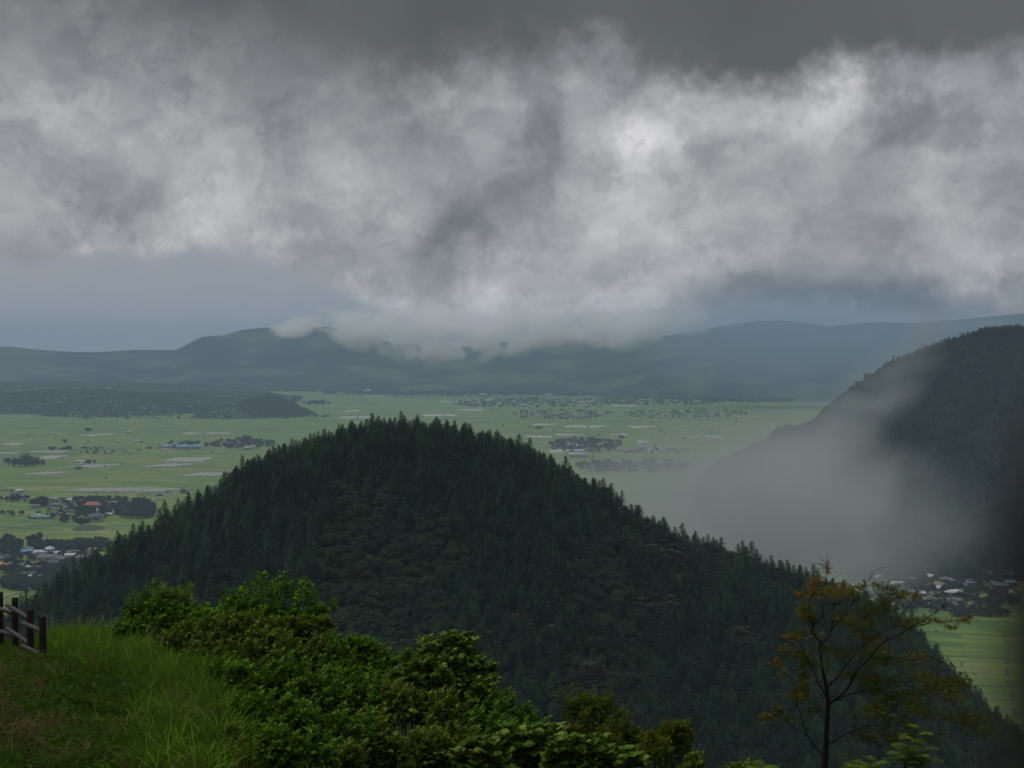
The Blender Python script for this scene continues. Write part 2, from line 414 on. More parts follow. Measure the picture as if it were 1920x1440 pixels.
rid = np.stack([np.interp(sp, kk, RID[:, i]) for i in range(3)], 1); bas = np.stack([np.interp(sp, kk, BAS[:, i]) for i in range(2)], 1)
tt = np.linspace(0, 1, nT)
def right_hill():
    Xs = []; Ys = []; Zs = []
    for t in tt:                                     # foot to ridge
        x = bas[:, 0] * (1 - t) + rid[:, 0] * t; y = bas[:, 1] * (1 - t) + rid[:, 1] * t
        prof = t ** 1.45
        z = rid[:, 2] * prof + (fbm(x / 150, y / 210, 5, 21) - .5) * 150 * math.sin(math.pi * t) ** .8 * np.clip(rid[:, 2] / 150, 0, 1)
        Xs.append(x); Ys.append(y); Zs.append(z)
    for t in np.linspace(.05, 1, 14):                # behind the ridge
        Xs.append(rid[:, 0] + 900 * t); Ys.append(rid[:, 1] + 350 * t); Zs.append(rid[:, 2] * (1 - t) - 3 * t)
    return np.array(Xs), np.array(Ys), np.array(Zs)
RX, RYY, RZ = right_hill()
tag(link('forested_hill', grid_mesh('forested_hill', RX, RYY, RZ, M['forest_floor'])), kind='structure')

# ------------------------------------------------------------------ the far rim of mountains
MS = [(-900, 630), (-400, 640), (0, 650), (60, 656), (140, 662), (200, 660), (250, 656), (330, 656), (355, 645), (380, 632), (420, 629), (450, 619), (500, 614), (545, 626), (575, 617),
      (600, 612), (640, 616), (680, 630), (720, 640), (800, 648), (900, 650), (960, 640), (1050, 632), (1150, 640), (1260, 628), (1350, 614), (1420, 604), (1480, 603), (1560, 614), (1640, 604), (1720, 606), (1900, 590), (2400, 560), (3300, 560)]
def mountains():
    px = np.linspace(-900, 3300, 520); py = np.interp(px, [m_[0] for m_ in MS], [m_[1] for m_ in MS])
    base = np.interp(px, [-900, 0, 500, 700, 900, 1100, 1300, 1600, 2000, 3300], [9600, 9600, 9500, 9200, 9000, 8500, 7900, 7500, 7200, 6500])
    Xs = []; Ys = []; Zs = []
    for t in np.linspace(0, 1, 90):
        Y_ = base + 2300 * t
        X_ = (px - 960) / F * Y_
        top = EYE + (650 - py) / F * (base + 2300)
        n = fbm(X_ / 520, Y_ / 900, 5, 31)
        spur = 1 - np.abs(2 * fbm(X_ / 700 + 3 * t * 0, Y_ / 2600, 3, 40) - 1) * 1.6
        prof = np.clip(t * 1.05, 0, 1) ** .85
        z = top * prof * (1 - (1 - t) * .75 * (1 - np.clip(spur, 0, 1))) + (n - .5) * 190 * math.sin(math.pi * t) ** .7
        if t == 0: z = z * 0 - 5
        Xs.append(X_); Ys.append(Y_); Zs.append(z)
    for t in np.linspace(.1, 1, 8):
        Y_ = base + 2300 + 1800 * t
        Xs.append((px - 960) / F * Y_); Ys.append(Y_); Zs.append((EYE + (650 - py) / F * (base + 2300)) * (1 - t) - 5 * t)
    return np.array(Xs), np.array(Ys), np.array(Zs)
tag(link('mountains', grid_mesh('mountains', *mountains(), M['mountain'])), kind='structure')

# ------------------------------------------------------------------ low hills on the plain, far left
def mound(name, cx, cy, rx, ry, h, mat, pw=1.0, n=60, rz=0, seed=0):
    a = np.linspace(-1.15, 1.15, n); A, B_ = np.meshgrid(a, a)
    r = np.sqrt(A ** 2 + B_ ** 2)
    z = h * np.clip(1 - r ** pw, 0, 1) + np.where(r < 1, 1, 0) * (fbm(A * 4, B_ * 4, 4, seed) - .5) * h * .25 * np.clip(1 - r, 0, 1) * 2 - np.where(r >= 1, 1.5, 0)
    X_ = cx + A * rx * math.cos(rz) - B_ * ry * math.sin(rz); Y_ = cy + A * rx * math.sin(rz) + B_ * ry * math.cos(rz)
    tag(link(name, grid_mesh(name, X_, Y_, z, mat)), kind='structure')
    return X_, Y_, z
low = []
c_ = on_plain(488, 782); low.append((mound('cone_hill', c_[0], c_[1] + 150, 205, 260, 90, M['lowhill'], 1.15, seed=4), 13, .97))
c_ = on_plain(432, 783); low.append((mound('hill_shoulder', c_[0], c_[1] + 120, 190, 260, 42, M['lowhill'], 1.6, seed=5), 24, .6))
c_ = on_plain(190, 779); low.append((mound('low_hill', c_[0], c_[1] + 350, 390, 520, 66, M['lowhill'], 1.8, seed=6), 20, .75))
c_ = on_plain(20, 775); low.append((mound('low_hill', c_[0], c_[1] + 900, 900, 1000, 62, M['lowhill'], 2.2, seed=8), 26, .9))
c_ = on_plain(120, 742); low.append((mound('wooded_plateau', c_[0] - 300, c_[1] + 300, 1500, 900, 58, M['lowhill'], 5, seed=9), 27, 1.0))
c_ = on_plain(350, 748); low.append((mound('wooded_plateau', c_[0], c_[1] + 200, 560, 330, 26, M['lowhill'], 4, seed=10), 22, 1.0))

# ------------------------------------------------------------------ tree prototypes
def sprays(P, D_, Nn, L, Wd):
    """small drooping diamond sprays: position, direction, normal, length, width"""
    D_ = D_ / (np.linalg.norm(D_, axis=1, keepdims=True) + 1e-9); Sd = np.cross(D_, Nn); Sd /= (np.linalg.norm(Sd, axis=1, keepdims=True) + 1e-9)
    L = np.asarray(L)[:, None]; Wd = np.asarray(Wd)[:, None]
    v = np.stack([P, P + D_ * L * .45 + Sd * Wd * .5, P + D_ * L, P + D_ * L * .45 - Sd * Wd * .5], 1).reshape(-1, 3)
    return v, np.arange(len(P) * 4).reshape(-1, 4)
def conifer_crown(seed, H=15., Rb=2.7, n=210):
    r_ = np.random.default_rng(seed); mb = MB()
    for i in range(n):
        t = .16 + .84 * (i + r_.random()) / n
        th = r_.random() * 6.283
        rad = Rb * 1.2 * (1 - ((t - .1) / .9)) ** .66 * (.72 + .5 * r_.random()) * (1 + .15 * math.sin(3 * th + seed)) + .12
        k = 6
        s_ = (np.arange(k) + r_.random(k)) / k
        P = np.stack([np.cos(th) * rad * s_, np.sin(th) * rad * s_, t * H + rad * (.32 * s_ - .35 * s_ ** 2) * 1.2], 1)
        P += (r_.random((k, 3)) - .5) * .35
        D_ = np.stack([np.cos(th) + r_.normal(0, .5, k), np.sin(th) + r_.normal(0, .5, k), r_.normal(.15, .35, k)], 1)
        N_ = np.stack([r_.normal(0, .35, k) + .3 * np.cos(th), r_.normal(0, .35, k) + .3 * np.sin(th), np.ones(k)], 1)
        zz = .45 + .55 * (1 - t); v, f = sprays(P, D_, N_, zz * (.55 + .55 * r_.random(k)), zz * (.4 + .4 * r_.random(k)))
        mb.add(v, f, 0, np.repeat(r_.random(k), 4))
    k = 12; P = np.stack([r_.normal(0, .06, k), r_.normal(0, .06, k), H * (.95 + .06 * r_.random(k))], 1)
    v, f = sprays(P, np.stack([r_.normal(0, .25, k), r_.normal(0, .25, k), np.ones(k)], 1), r_.normal(0, 1, (k, 3)), np.full(k, .6), np.full(k, .18))
    mb.add(v, f, 0, .5)
    return mb
def lobed_crown(seed, H=10., Rw=4., n=1100, flat=1., leaf=.55, lobes=9):
    r_ = np.random.default_rng(seed); mb = MB()
    C = []
    for i in range(lobes):
        th = r_.random() * 6.283; q = r_.random() ** .6 * Rw * .62; h = H * (.45 + .38 * r_.random())
        C.append((np.cos(th) * q, np.sin(th) * q, h, Rw * (.34 + .22 * r_.random())))
    C.append((0, 0, H * .78, Rw * .45))
    for (x, y, z, r) in C:
        k = int(n / len(C)); d = r_.normal(0, 1, (k, 3)); d /= np.linalg.norm(d, axis=1, keepdims=True)
        rr = r * (.72 + .33 * r_.random(k))[:, None]
        P = np.array([x, y, z]) + d * rr * np.array([1, 1, .75 * flat])
        N_ = d + r_.normal(0, .45, (k, 3)) + np.array([0, 0, .3])
        D_ = np.cross(N_, r_.normal(0, 1, (k, 3)))
        v, f = sprays(P, D_, N_, leaf * (.7 + .7 * r_.random(k)), leaf * (.5 + .6 * r_.random(k)))
        mb.add(v, f, 0, np.repeat(r_.random(k), 4))
    return mb
def pad_crown(seed, H=10., Rw=4.2):
    """tree with flat spreading tiers"""
    r_ = np.random.default_rng(seed); mb = MB()
    for i in range(9):
        h = H * (.35 + .62 * i / 8); w = Rw * (1 - .55 * i / 8)
        for j in range(4):
            th = r_.random() * 6.283; q = w * .55
            k = 34; a = r_.random(k) * 6.283; rr = np.sqrt(r_.random(k)) * w * .55
            P = np.stack([np.cos(th) * q + np.cos(a) * rr, np.sin(th) * q + np.sin(a) * rr, h + r_.normal(0, .12, k) - .08 * rr], 1)
            D_ = np.stack([np.cos(a) + r_.normal(0, .3, k), np.sin(a) + r_.normal(0, .3, k), r_.normal(.05, .15, k)], 1)
            N_ = np.stack([r_.normal(0, .2, k), r_.normal(0, .2, k), np.ones(k)], 1)
            v, f = sprays(P, D_, N_, .6 + .6 * r_.random(k), .3 + .3 * r_.random(k))
            mb.add(v, f, 0, np.repeat(r_.random(k), 4))
    return mb
def trunk_mb(H, r, limbs=0, seed=0):
    r_ = np.random.default_rng(seed + 99); mb = MB()
    mb.tube([(0, 0, -1.5), (r_.normal(0, .05), r_.normal(0, .05), H * .4), (r_.normal(0, .1), r_.normal(0, .1), H * .8), (0, 0, H * .97)], [r * 1.3, r, r * .55, .04], 7)
    for i in range(limbs):
        th = i * 2.4 + r_.random(); h = H * (.3 + .3 * r_.random()); L = H * .3
        mb.tube([(0, 0, h), (np.cos(th) * L * .5, np.sin(th) * L * .5, h + L * .45), (np.cos(th) * L, np.sin(th) * L, h + L * .8)], [r * .5, r * .3, .03], 5)
    return mb
PROTO = {}
def make_proto(kind, crown, trunk, mat):
    cm = crown.mesh(kind + '_crown', mat); tm = trunk.mesh(kind + '_trunk', M['bark'])
    j = MB(); j.v = crown.v + trunk.v; j.a = crown.a + trunk.a
    j.f = crown.f + [f + crown.n for f in trunk.f]; j.mi = crown.mi + [m_ * 0 + 1 for m_ in trunk.mi]
    jm = j.mesh(kind, [mat, M['bark']])
    PROTO.setdefault(kind, []).append((cm, tm, jm))
for s_ in range(5): make_proto('conifer', conifer_crown(s_, 15, 2.5 + .25 * (s_ % 3)), trunk_mb(15, .2, 0, s_), M['conifer'])
for s_ in range(5): make_proto('broadleaf_tree', lobed_crown(20 + s_, 10.5, 3.6 + .3 * (s_ % 3), 1300), trunk_mb(8.5, .2, 4, s_), M['broad'])
for s_ in range(3): make_proto('spreading_tree', pad_crown(40 + s_), trunk_mb(9.5, .18, 3, s_), M['tan'])
for s_ in range(4): make_proto('valley_tree', lobed_crown(60 + s_, 10, 3.8, 700, 1.1, .8), trunk_mb(7, .25, 3, s_), M['valley_tree'])
for s_ in range(2): make_proto('valley_conifer', conifer_crown(80 + s_, 13, 2.6, 120), trunk_mb(13, .2, 0, s_), M['valley_tree'])

# ------------------------------------------------------------------ stuff: instanced masses (geometry nodes)
KINDS = ['conifer', 'broadleaf_tree', 'spreading_tree', 'valley_tree', 'valley_conifer']
def proto_collection(kinds):
    c = bpy.data.collections.new('prototypes_' + '_'.join(k[:4] for k in kinds)); idx = {}
    n = 0; off = 0
    for k in kinds:
        idx[k] = (n, len(PROTO[k]))
        for p in PROTO[k]:
            o = bpy.data.objects.new('%03d_%s' % (n, k), p[2]); c.objects.link(o); n += 1
    return c, idx
PC, PI = proto_collection(KINDS)
def gn_group(coll):
    g = bpy.data.node_groups.new('scatter', 'GeometryNodeTree')
    g.interface.new_socket('Geometry', in_out='INPUT', socket_type='NodeSocketGeometry')
    g.interface.new_socket('Geometry', in_out='OUTPUT', socket_type='NodeSocketGeometry')
    n = g.nodes; l = g.links
    gi = n.new('NodeGroupInput'); go = n.new('NodeGroupOutput')
    ci = n.new('GeometryNodeCollectionInfo'); ci.inputs['Collection'].default_value = coll
    ci.inputs['Separate Children'].default_value = True; ci.inputs['Reset Children'].default_value = True
    ip = n.new('GeometryNodeInstanceOnPoints'); ip.inputs['Pick Instance'].default_value = True
    def na(name, t):
        a = n.new('GeometryNodeInputNamedAttribute'); a.data_type = t; a.inputs['Name'].default_value = name; return a.outputs[0]
    er = n.new('FunctionNodeEulerToRotation'); l.new(na('rot', 'FLOAT_VECTOR'), er.inputs[0])
    l.new(gi.outputs[0], ip.inputs['Points']); l.new(ci.outputs[0], ip.inputs['Instance'])
    l.new(na('idx', 'INT'), ip.inputs['Instance Index']); l.new(er.outputs[0], ip.inputs['Rotation']); l.new(na('scl', 'FLOAT_VECTOR'), ip.inputs['Scale'])
    l.new(ip.outputs[0], go.inputs[0])
    return g
GN = gn_group(PC)
def scatter(name, P, idx, rot, scl, label, cat, group_tree=None):
    me = bpy.data.meshes.new(name); P = np.asarray(P, np.float32)
    me.vertices.add(len(P)); me.vertices.foreach_set('co', P.ravel())
    a = me.attributes.new('idx', 'INT', 'POINT'); a.data.foreach_set('value', np.asarray(idx, np.int32))
    a = me.attributes.new('rot', 'FLOAT_VECTOR', 'POINT'); a.data.foreach_set('vector', np.asarray(rot, np.float32).ravel())
    a = me.attributes.new('scl', 'FLOAT_VECTOR', 'POINT'); a.data.foreach_set('vector', np.asarray(scl, np.float32).ravel())
    o = link(name, me); md = o.modifiers.new('scatter', 'NODES'); md.node_group = group_tree or GN
    return tag(o, label, cat, kind='stuff')
def ordinal(n):
    w = ['first', 'second', 'third', 'fourth', 'fifth', 'sixth', 'seventh', 'eighth', 'ninth', 'tenth']
    return w[n - 1] if n <= 10 else '%d%s' % (n, 'th' if 10 < n % 100 < 14 else {1: 'st', 2: 'nd', 3: 'rd'}.get(n % 10, 'th'))

def tree_thing(kind, var, loc, rz, sc, label, cat, group):
    cm, tm, _ = PROTO[kind][var]
    o = empty(kind, loc, rz, sc); tag(o, label, cat, group)
    link('crown', cm, o); link('trunk', tm, o)
    return o

# ---- trees of the middle hill
def hill_forest():
    g = 4.2
    xs = np.arange(-330, 330, g); ys = np.arange(470, 728, g)
    X_, Y_ = np.meshgrid(xs, ys); X_ = X_.ravel() + (rng.random(X_.size) - .5) * g * .95; Y_ = Y_.ravel() + (rng.random(Y_.size) - .5) * g * .95
    Z_ = hill_z(X_, Y_)
    px, py = proj(X_, Y_, Z_ + 10)
    ok = (px > -60) & (px < 1980) & (py < 1560); X_, Y_, Z_, px, py = X_[ok], Y_[ok], Z_[ok], px[ok], py[ok]
    zone = fbm(px / 190, py / 190, 3, 51); fine = rng.random(len(X_))
    top = np.clip(1 - (py - 780) / 260, 0, 1)
    pc = np.clip(.60 + .75 * top + (zone - .5) * 4.2 + .12 * ((px > 1050) & (px < 1600)) - .35 * (px < 420), .03, .97)
    pc = np.where((Y_ > RY - 30) & ((px > 1120) | (px < 430)), .38, pc)
    kind = np.where(fine < pc, 0, 1)
    z2 = fbm(px / 80 + 9, py / 50, 3, 77)
    tanz = sum(np.exp(-((px - a) / ra) ** 2 - ((py - c) / rc) ** 2) for a, c, ra, rc in [(1035, 1190, 50, 20), (1110, 1240, 45, 22), (1230, 1030, 50, 22), (1290, 1075, 60, 18), (960, 1150, 45, 20), (1210, 1130, 50, 18), (1400, 1200, 50, 24), (880, 1190, 40, 14), (760, 1200, 40, 14)])
    tan = (tanz + .5 * (z2 - .5) > .45) & (rng.random(len(X_)) < .6); kind[tan] = 2
    # some lone spikes on the right-hand skyline
    sky_ = Y_ > RY - 9
    hs = .75 + .5 * rng.random(len(X_)); near_ = Y_ > RY - 22; hs[near_] = .68 + .26 * rng.random(near_.sum()) ** 1.3; hs[near_ & (rng.random(len(X_)) < .03)] = 1.1
    hs = np.where(kind == 1, hs * .92, hs)
    hs *= 1 - .25 * ((px < 500) & (kind == 1))
    ws = (hs * .6 + .62) * np.where(kind == 1, .84, 1.) * (.85 + .35 * rng.random(len(X_)))
    rz = rng.random(len(X_)) * 6.283
    var = (rng.random(len(X_)) * np.array([5, 5, 3])[kind]).astype(int)
    dist = np.sqrt(X_ ** 2 + Y_ ** 2)
    names = ['conifer', 'broadleaf_tree', 'spreading_tree']
    taken = np.zeros(len(X_), bool)
    for k, (nm, cat) in enumerate(zip(names, ['conifer', 'broadleaf tree', 'spreading tree'])):
        sel = np.where((kind == k) & (px > 0) & (px < 1920) & (py < 1400))[0]
        vis = hs[sel] / dist[sel] * 700 + np.where(sky_[sel], 1.5, 0) + .0
        vis -= np.where(py[sel] > np.interp(px[sel], [0, 230, 480, 620, 930, 1300, 1920], [1150, 1090, 1060, 1160, 1230, 1380, 1420]), 5, 0)
        sel = sel[np.argsort(-vis)[:290 if k < 2 else 120]]
        taken[sel] = True
        sk = sorted([i for i in sel if sky_[i]], key=lambda i: px[i]); sel = sorted(sel, key=lambda i: px[i]); seen_lab = {}
        for i in sel:
            vd = ['far left', 'left', 'left of centre', 'right of centre', 'right', 'far right'][int(np.searchsorted([300, 560, 800, 1060, 1350], px[i]))]
            hd = ['atop', 'high on', 'halfway up', 'low on', 'at foot of'][int(np.searchsorted([870, 960, 1060, 1170], py[i]))]
            look = {0: 'pointed dark conifer', 1: 'rounded brownish tree', 2: 'tan tiered tree'}[k]
            size = 'large' if hs[i] > [1.1, 1.0, 1.05][k] else ('small' if hs[i] < [.9, .82, .9][k] else 'middling')
            if sky_[i]:
                lab = '%s on the wooded hill skyline, %s such from the left' % (look, ordinal(sk.index(i) + 1))
                grp = cat + 's along the wooded hill skyline'
            else:
                lab = '%s %s %s the wooded hill, %s' % (size, look, hd, vd); lab += ', %s from left' % ordinal(seen_lab.setdefault(lab, []).append(i) or len(seen_lab[lab]))
                grp = '%s %ss %s the wooded hill, %s' % (size, cat, hd, vd)
            tree_thing(nm, int(var[i]), (X_[i], Y_[i], Z_[i]), rz[i], (ws[i], ws[i], hs[i]), lab, cat, grp)
    r_ = ~taken
    base = np.array([PI[n_][0] for n_ in names])
    scatter('forest', np.stack([X_[r_], Y_[r_], Z_[r_]], 1), base[kind[r_]] + var[r_], np.stack([rz[r_] * 0, rz[r_] * 0, rz[r_]], 1), np.stack([ws[r_], ws[r_], hs[r_]], 1),
            'dense dark mixed forest covering the hill in the middle', 'forest')
hill_forest()

# ---- trees of the right hill (one far-off wood)
def right_forest():
    P = []; n = 15000
    a = rng.random(n) ** .85 * (nS - 1.01); t = rng.random(n) * (nT - 1.01)
    i = a.astype(int); j = t.astype(int); fa = a - i; ft = t - j
    def ip(G): return (G[j, i] * (1 - fa) + G[j, i + 1] * fa) * (1 - ft) + (G[j + 1, i] * (1 - fa) + G[j + 1, i + 1] * fa) * ft
    x, y, z = ip(RX), ip(RYY), ip(RZ)
    na = 2600; a2 = rng.random(na) * (nS - 1.01); i2 = a2.astype(int); f2 = a2 - i2          # ridge line kept full
    x = np.append(x, rid[i2, 0] * (1 - f2) + rid[i2 + 1, 0] * f2 + rng.normal(0, 9, na)); y = np.append(y, rid[i2, 1] * (1 - f2) + rid[i2 + 1, 1] * f2 + rng.normal(0, 9, na))
    z = np.append(z, rid[i2, 2] * (1 - f2) + rid[i2 + 1, 2] * f2 - 3)
    ok = x < 1500; x, y, z = x[ok], y[ok], z[ok]; n = len(x)
    k = (rng.random(n) < .42).astype(int)
    idx = np.where(k == 1, PI['broadleaf_tree'][0] + (rng.random(n) * 5).astype(int), PI['conifer'][0] + (rng.random(n) * 5).astype(int))
    s_ = .8 + .7 * rng.random(n) * (.6 + .8 * fbm(x / 60, y / 60, 2, 9)); s_ = np.where(k == 1, s_ * 1.25, s_ * .95)
    scatter('forest', np.stack([x, y, z], 1), idx, np.stack([x * 0, x * 0, rng.random(n) * 6.28], 1), np.stack([s_ * 1.2, s_ * 1.2, s_], 1),
            'dark far forest covering the steep hill behind the rising mist', 'forest')
right_forest()

# ---- woods on the far low hills
def low_woods():
    P = []
    for (X_, Y_, Z_), g, dens in low:
        ar = (X_.max() - X_.min()) * (Y_.max() - Y_.min()); n = int(ar / g / g * 1.6 * dens); n = min(n, 9000)
        i = (rng.random(n) * (X_.shape[0] - 1)).astype(int); j = (rng.random(n) * (X_.shape[1] - 1)).astype(int)
        z = Z_[i, j]; ok = z > 1; i, j, z = i[ok], j[ok], z[ok]
        jit = (X_[0, 1] - X_[0, 0])
        P.append(np.stack([X_[i, j] + (rng.random(len(i)) - .5) * jit, Y_[i, j] + (rng.random(len(i)) - .5) * jit, z - 1.5], 1))
    P = np.concatenate(P); n = len(P)
    s_ = .7 + .8 * rng.random(n)
    scatter('woods', P, PI['valley_tree'][0] + (rng.random(n) * 4).astype(int), np.stack([s_ * 0, s_ * 0, rng.random(n) * 6.28], 1), np.stack([s_ * 1.6, s_ * 1.6, s_], 1),
            'dark far-off woods on the low hills at the left of the plain', 'woods')
low_woods()

# ------------------------------------------------------------------ roads and ditches of the plain
def strip(name, pts, w, mat, z, kind='structure'):
    P = [on_plain(*p)[:2] for p in pts] if len(pts[0]) == 2 else [p[:2] for p in pts]
    P = np.array(P); v = []
    for i in range(len(P)):
        t = P[min(i + 1, len(P) - 1)] - P[max(i - 1, 0)]; t /= np.linalg.norm(t); n_ = np.array([-t[1], t[0]]) * w / 2
        v += [(*(P[i] + n_), z), (*(P[i] - n_), z)]
    f = [[2 * i, 2 * i + 1, 2 * i + 3, 2 * i + 2] for i in range(len(P) - 1)]
    return tag(link(name, mesh(name, v, [np.array(f)], mat)), kind=kind)
strip('road', [(-60, 992), (30, 985), (110, 977), (200, 973)], 5, M['asphalt'], .12)
strip('road', [(262, 945), (290, 934), (322, 925), (360, 913)], 9, M['asphalt'], .12)
strip('road', [(1185, 925), (1200, 912), (1232, 893), (1300, 872)], 7, M['asphalt'], .12)
strip('road', [(1700, 1331), (1830, 1332), (2100, 1336)], 4, M['asphalt'], .12)
strip('road', [(385, 862), (400, 850), (412, 843)], 5, M['asphalt'], .12)
strip('road', [(1600, 1150), (1750, 1130), (1950, 1118)], 5, M['asphalt'], .12)
for k, pts in enumerate([[(-50, 805), (200, 803), (500, 803)], [(-50, 817), (120, 816), (300, 812), (520, 812)], [(-50, 793), (560, 789)], [(260, 889), (330, 886), (420, 884)],
            [(0, 851), (120, 853), (240, 850)], [(640, 800), (300, 797)], [(1180, 803), (1500, 801)], [(900, 812), (1300, 809)], [(1130, 833), (1400, 830)], [(950, 790), (1250, 788)], [(-20, 975), (60, 976)]]):
    strip('ditch', pts, 7 if k < 3 else 5, M['ditch'], .10)

# ------------------------------------------------------------------ valley buildings
def roofmat(name, c): return principled(name, lambda q: q.mix(q.mapr(q.noise(objcoord(q), 1.2, 4, .6), .3, .7, 0, .5), c, tuple(x * .6 for x in c)), .6, .3)
ROOF = {'grey': roofmat('grey_tile_roof', (.12, .125, .135)), 'dark': roofmat('dark_tile_roof', (.07, .075, .09)), 'white': roofmat('pale_metal_roof', (.42, .43, .43)),
        'red': roofmat('red_tile_roof', (.30, .10, .08)), 'blue': roofmat('blue_metal_roof', (.12, .26, .38)), 'teal': roofmat('teal_metal_roof', (.12, .32, .30)),
        'brown': roofmat('brown_roof', (.20, .15, .12)), 'orange': roofmat('orange_roof', (.55, .2, .08))}
WALL = {'pale': principled('pale_plaster', (.30, .28, .25)), 'dim': principled('weathered_boards', (.16, .14, .12)), 'white': principled('white_wall', (.45, .45, .43))}
M['glasspane'] = principled('window_glass', (.03, .04, .05), .15, .5)
def house_parts(w, d, h, style):
    wl = MB(); wl.box((0, 0, h / 2 - .5), (w, d, h + 1)); rf = MB(); e = .9; rh = d * .28
    x0, y0 = w / 2 + e, d / 2 + e
    if style == 'gable':
        v = [(-x0, -y0, h - .15), (x0, -y0, h - .15), (x0, y0, h - .15), (-x0, y0, h - .15), (-x0, 0, h + rh), (x0, 0, h + rh), (-x0, -y0, h - .4), (x0, -y0, h - .4), (x0, y0, h - .4), (-x0, y0, h - .4)]
        rf.add(v, [np.array([[0, 1, 5, 4], [2, 3, 4, 5], [6, 9, 8, 7], [6, 7, 1, 0], [8, 9, 3, 2]]), np.array([[0, 4, 3], [1, 2, 5]]), np.array([[9, 6, 0, 3], [7, 8, 2, 1]])])
    elif style == 'hip':
        xr = max(w / 2 - d * .35, .5)
        v = [(-x0, -y0, h - .1), (x0, -y0, h - .1), (x0, y0, h - .1), (-x0, y0, h - .1), (-xr, 0, h + rh), (xr, 0, h + rh), (-x0, -y0, h - .35), (x0, -y0, h - .35), (x0, y0, h - .35), (-x0, y0, h - .35)]
        rf.add(v, [np.array([[0, 1, 5, 4], [2, 3, 4, 5], [6, 9, 8, 7], [6, 7, 1, 0], [8, 9, 3, 2], [9, 6, 0, 3], [7, 8, 2, 1]]), np.array([[0, 4, 3], [1, 2, 5]])])
    else:   # shed: shallow single pitch
        v = [(-x0, -y0, h), (x0, -y0, h), (x0, y0, h + 1.4), (-x0, y0, h + 1.4), (-x0, -y0, h - .25), (x0, -y0, h - .25), (x0, y0, h + 1.15), (-x0, y0, h + 1.15)]
        rf.add(v, np.array([[0, 1, 2, 3], [4, 7, 6, 5], [0, 4, 5, 1], [1, 5, 6, 2], [2, 6, 7, 3], [3, 7, 4, 0]]))
    wn = []
    for sx in (-.28, .22):
        m1 = MB(); m1.box((sx * w, -d / 2 - .02, h * .5), (w * .2, .1, h * .3)); wn.append(m1)
    return wl, rf, wn
HOUSES = {}
for st in ('gable', 'hip', 'shed'):
    for (w, d, h) in ((12, 8, 3.6), (15, 9, 5.6)) if st != 'shed' else ((18, 9, 3.6), (30, 11, 4.4)):
        wl, rf, wn = house_parts(w, d, h, st)
        for wc in WALL:
            for rc in ROOF:
                pass
        HOUSES.setdefault(st, []).append((wl, rf, wn))
_hc = {}
def house(st, var, wc, rc, loc, rz, sc, label, cat, group, windows):
    key = (st, var, wc, rc)
    if key not in _hc:
        wl, rf, wn = HOUSES[st][var]
        _hc[key] = (wl.mesh('wall', WALL[wc]), rf.mesh('roof', ROOF[rc]), [x.mesh('window', M['glasspane']) for x in wn])
    wm, rm, wnm = _hc[key]
    nm = 'house' if st != 'shed' else 'farm_shed'
    o = empty(nm, loc, rz, sc); tag(o, label, cat, group)
    wo_ = link('wall', wm, o); link('roof', rm, o)
    if windows:
        for x in wnm: link('window', x, wo_)
RW = {'grey': 'grey-roofed', 'dark': 'dark-roofed', 'white': 'white-roofed', 'red': 'red-roofed', 'blue': 'blue-roofed', 'teal': 'teal-roofed', 'brown': 'brown-roofed', 'orange': 'orange-roofed'}
def village(where, regions, n, seed, specials=(), big=1.0, pal=('grey',) * 7 + ('dark',) * 5 + ('white',) * 3 + ('brown',) * 2 + ('blue',)):
    r_ = np.random.default_rng(seed); items = []
    for (px, py, st, var, rc, rot, s_) in specials: items.append((px, py, st, var, 'pale', rc, R(rot), s_))
    k = 0; tries = 0
    while k < n and tries < n * 30:
        tries += 1
        x0, x1, y0, y1 = regions[int(r_.random() * len(regions))]
        px, py = x0 + (x1 - x0) * r_.random(), y0 + (y1 - y0) * r_.random()
        P = on_plain(px, py)
        if any(np.hypot(*(P - on_plain(i[0], i[1]))[:2]) < 17 for i in items): continue
        st = ['gable', 'hip', 'shed'][int(r_.choice(3, p=[.4, .42, .18]))]
        items.append((px, py, st, int(r_.random() * 2), ['pale', 'dim', 'white'][int(r_.random() * 3)], pal[int(r_.random() * len(pal))], r_.normal(.2, .25) + (1.57 if r_.random() < .4 else 0), big * (.85 + .4 * r_.random())))
        k += 1
    from collections import defaultdict
    by = defaultdict(list)
    for it in items: by[('shed' if it[2] == 'shed' else 'house', it[5])].append(it)
    for (c, rc), L in by.items():
        L.sort(key=lambda i: i[0])
        for n_, it in enumerate(L):
            pos = ('the only one' if len(L) == 1 else '%s such from left' % ordinal(n_ + 1))
            lab = '%s %s %s, %s' % (RW[rc], c, where, pos)
            P = on_plain(it[0], it[1])
            near = P[1] < 3300
            house(it[2], it[3], it[4], it[5], (P[0], P[1], 0), it[6], it[7], lab, c, 'buildings ' + where, near)
village('in the nearest village, lower left', [(0, 185, 1036, 1092), (90, 190, 1028, 1060)], 34, 1,
        [(36, 1040, 'shed', 1, 'blue', 8, 1.2), (62, 1039, 'shed', 1, 'blue', 5, .9), (150, 1026, 'shed', 0, 'teal', 5, .9), (104, 1041, 'shed', 0, 'white', 25, 1.1), (28, 1058, 'shed', 0, 'white', 0, .6),
         (1, 1066, 'hip', 1, 'orange', 0, 1), (84, 1054, 'hip', 1, 'grey', 10, 1.4), (83, 1082, 'shed', 0, 'white', 20, .6), (136, 1039, 'shed', 0, 'grey', 15, 1)])
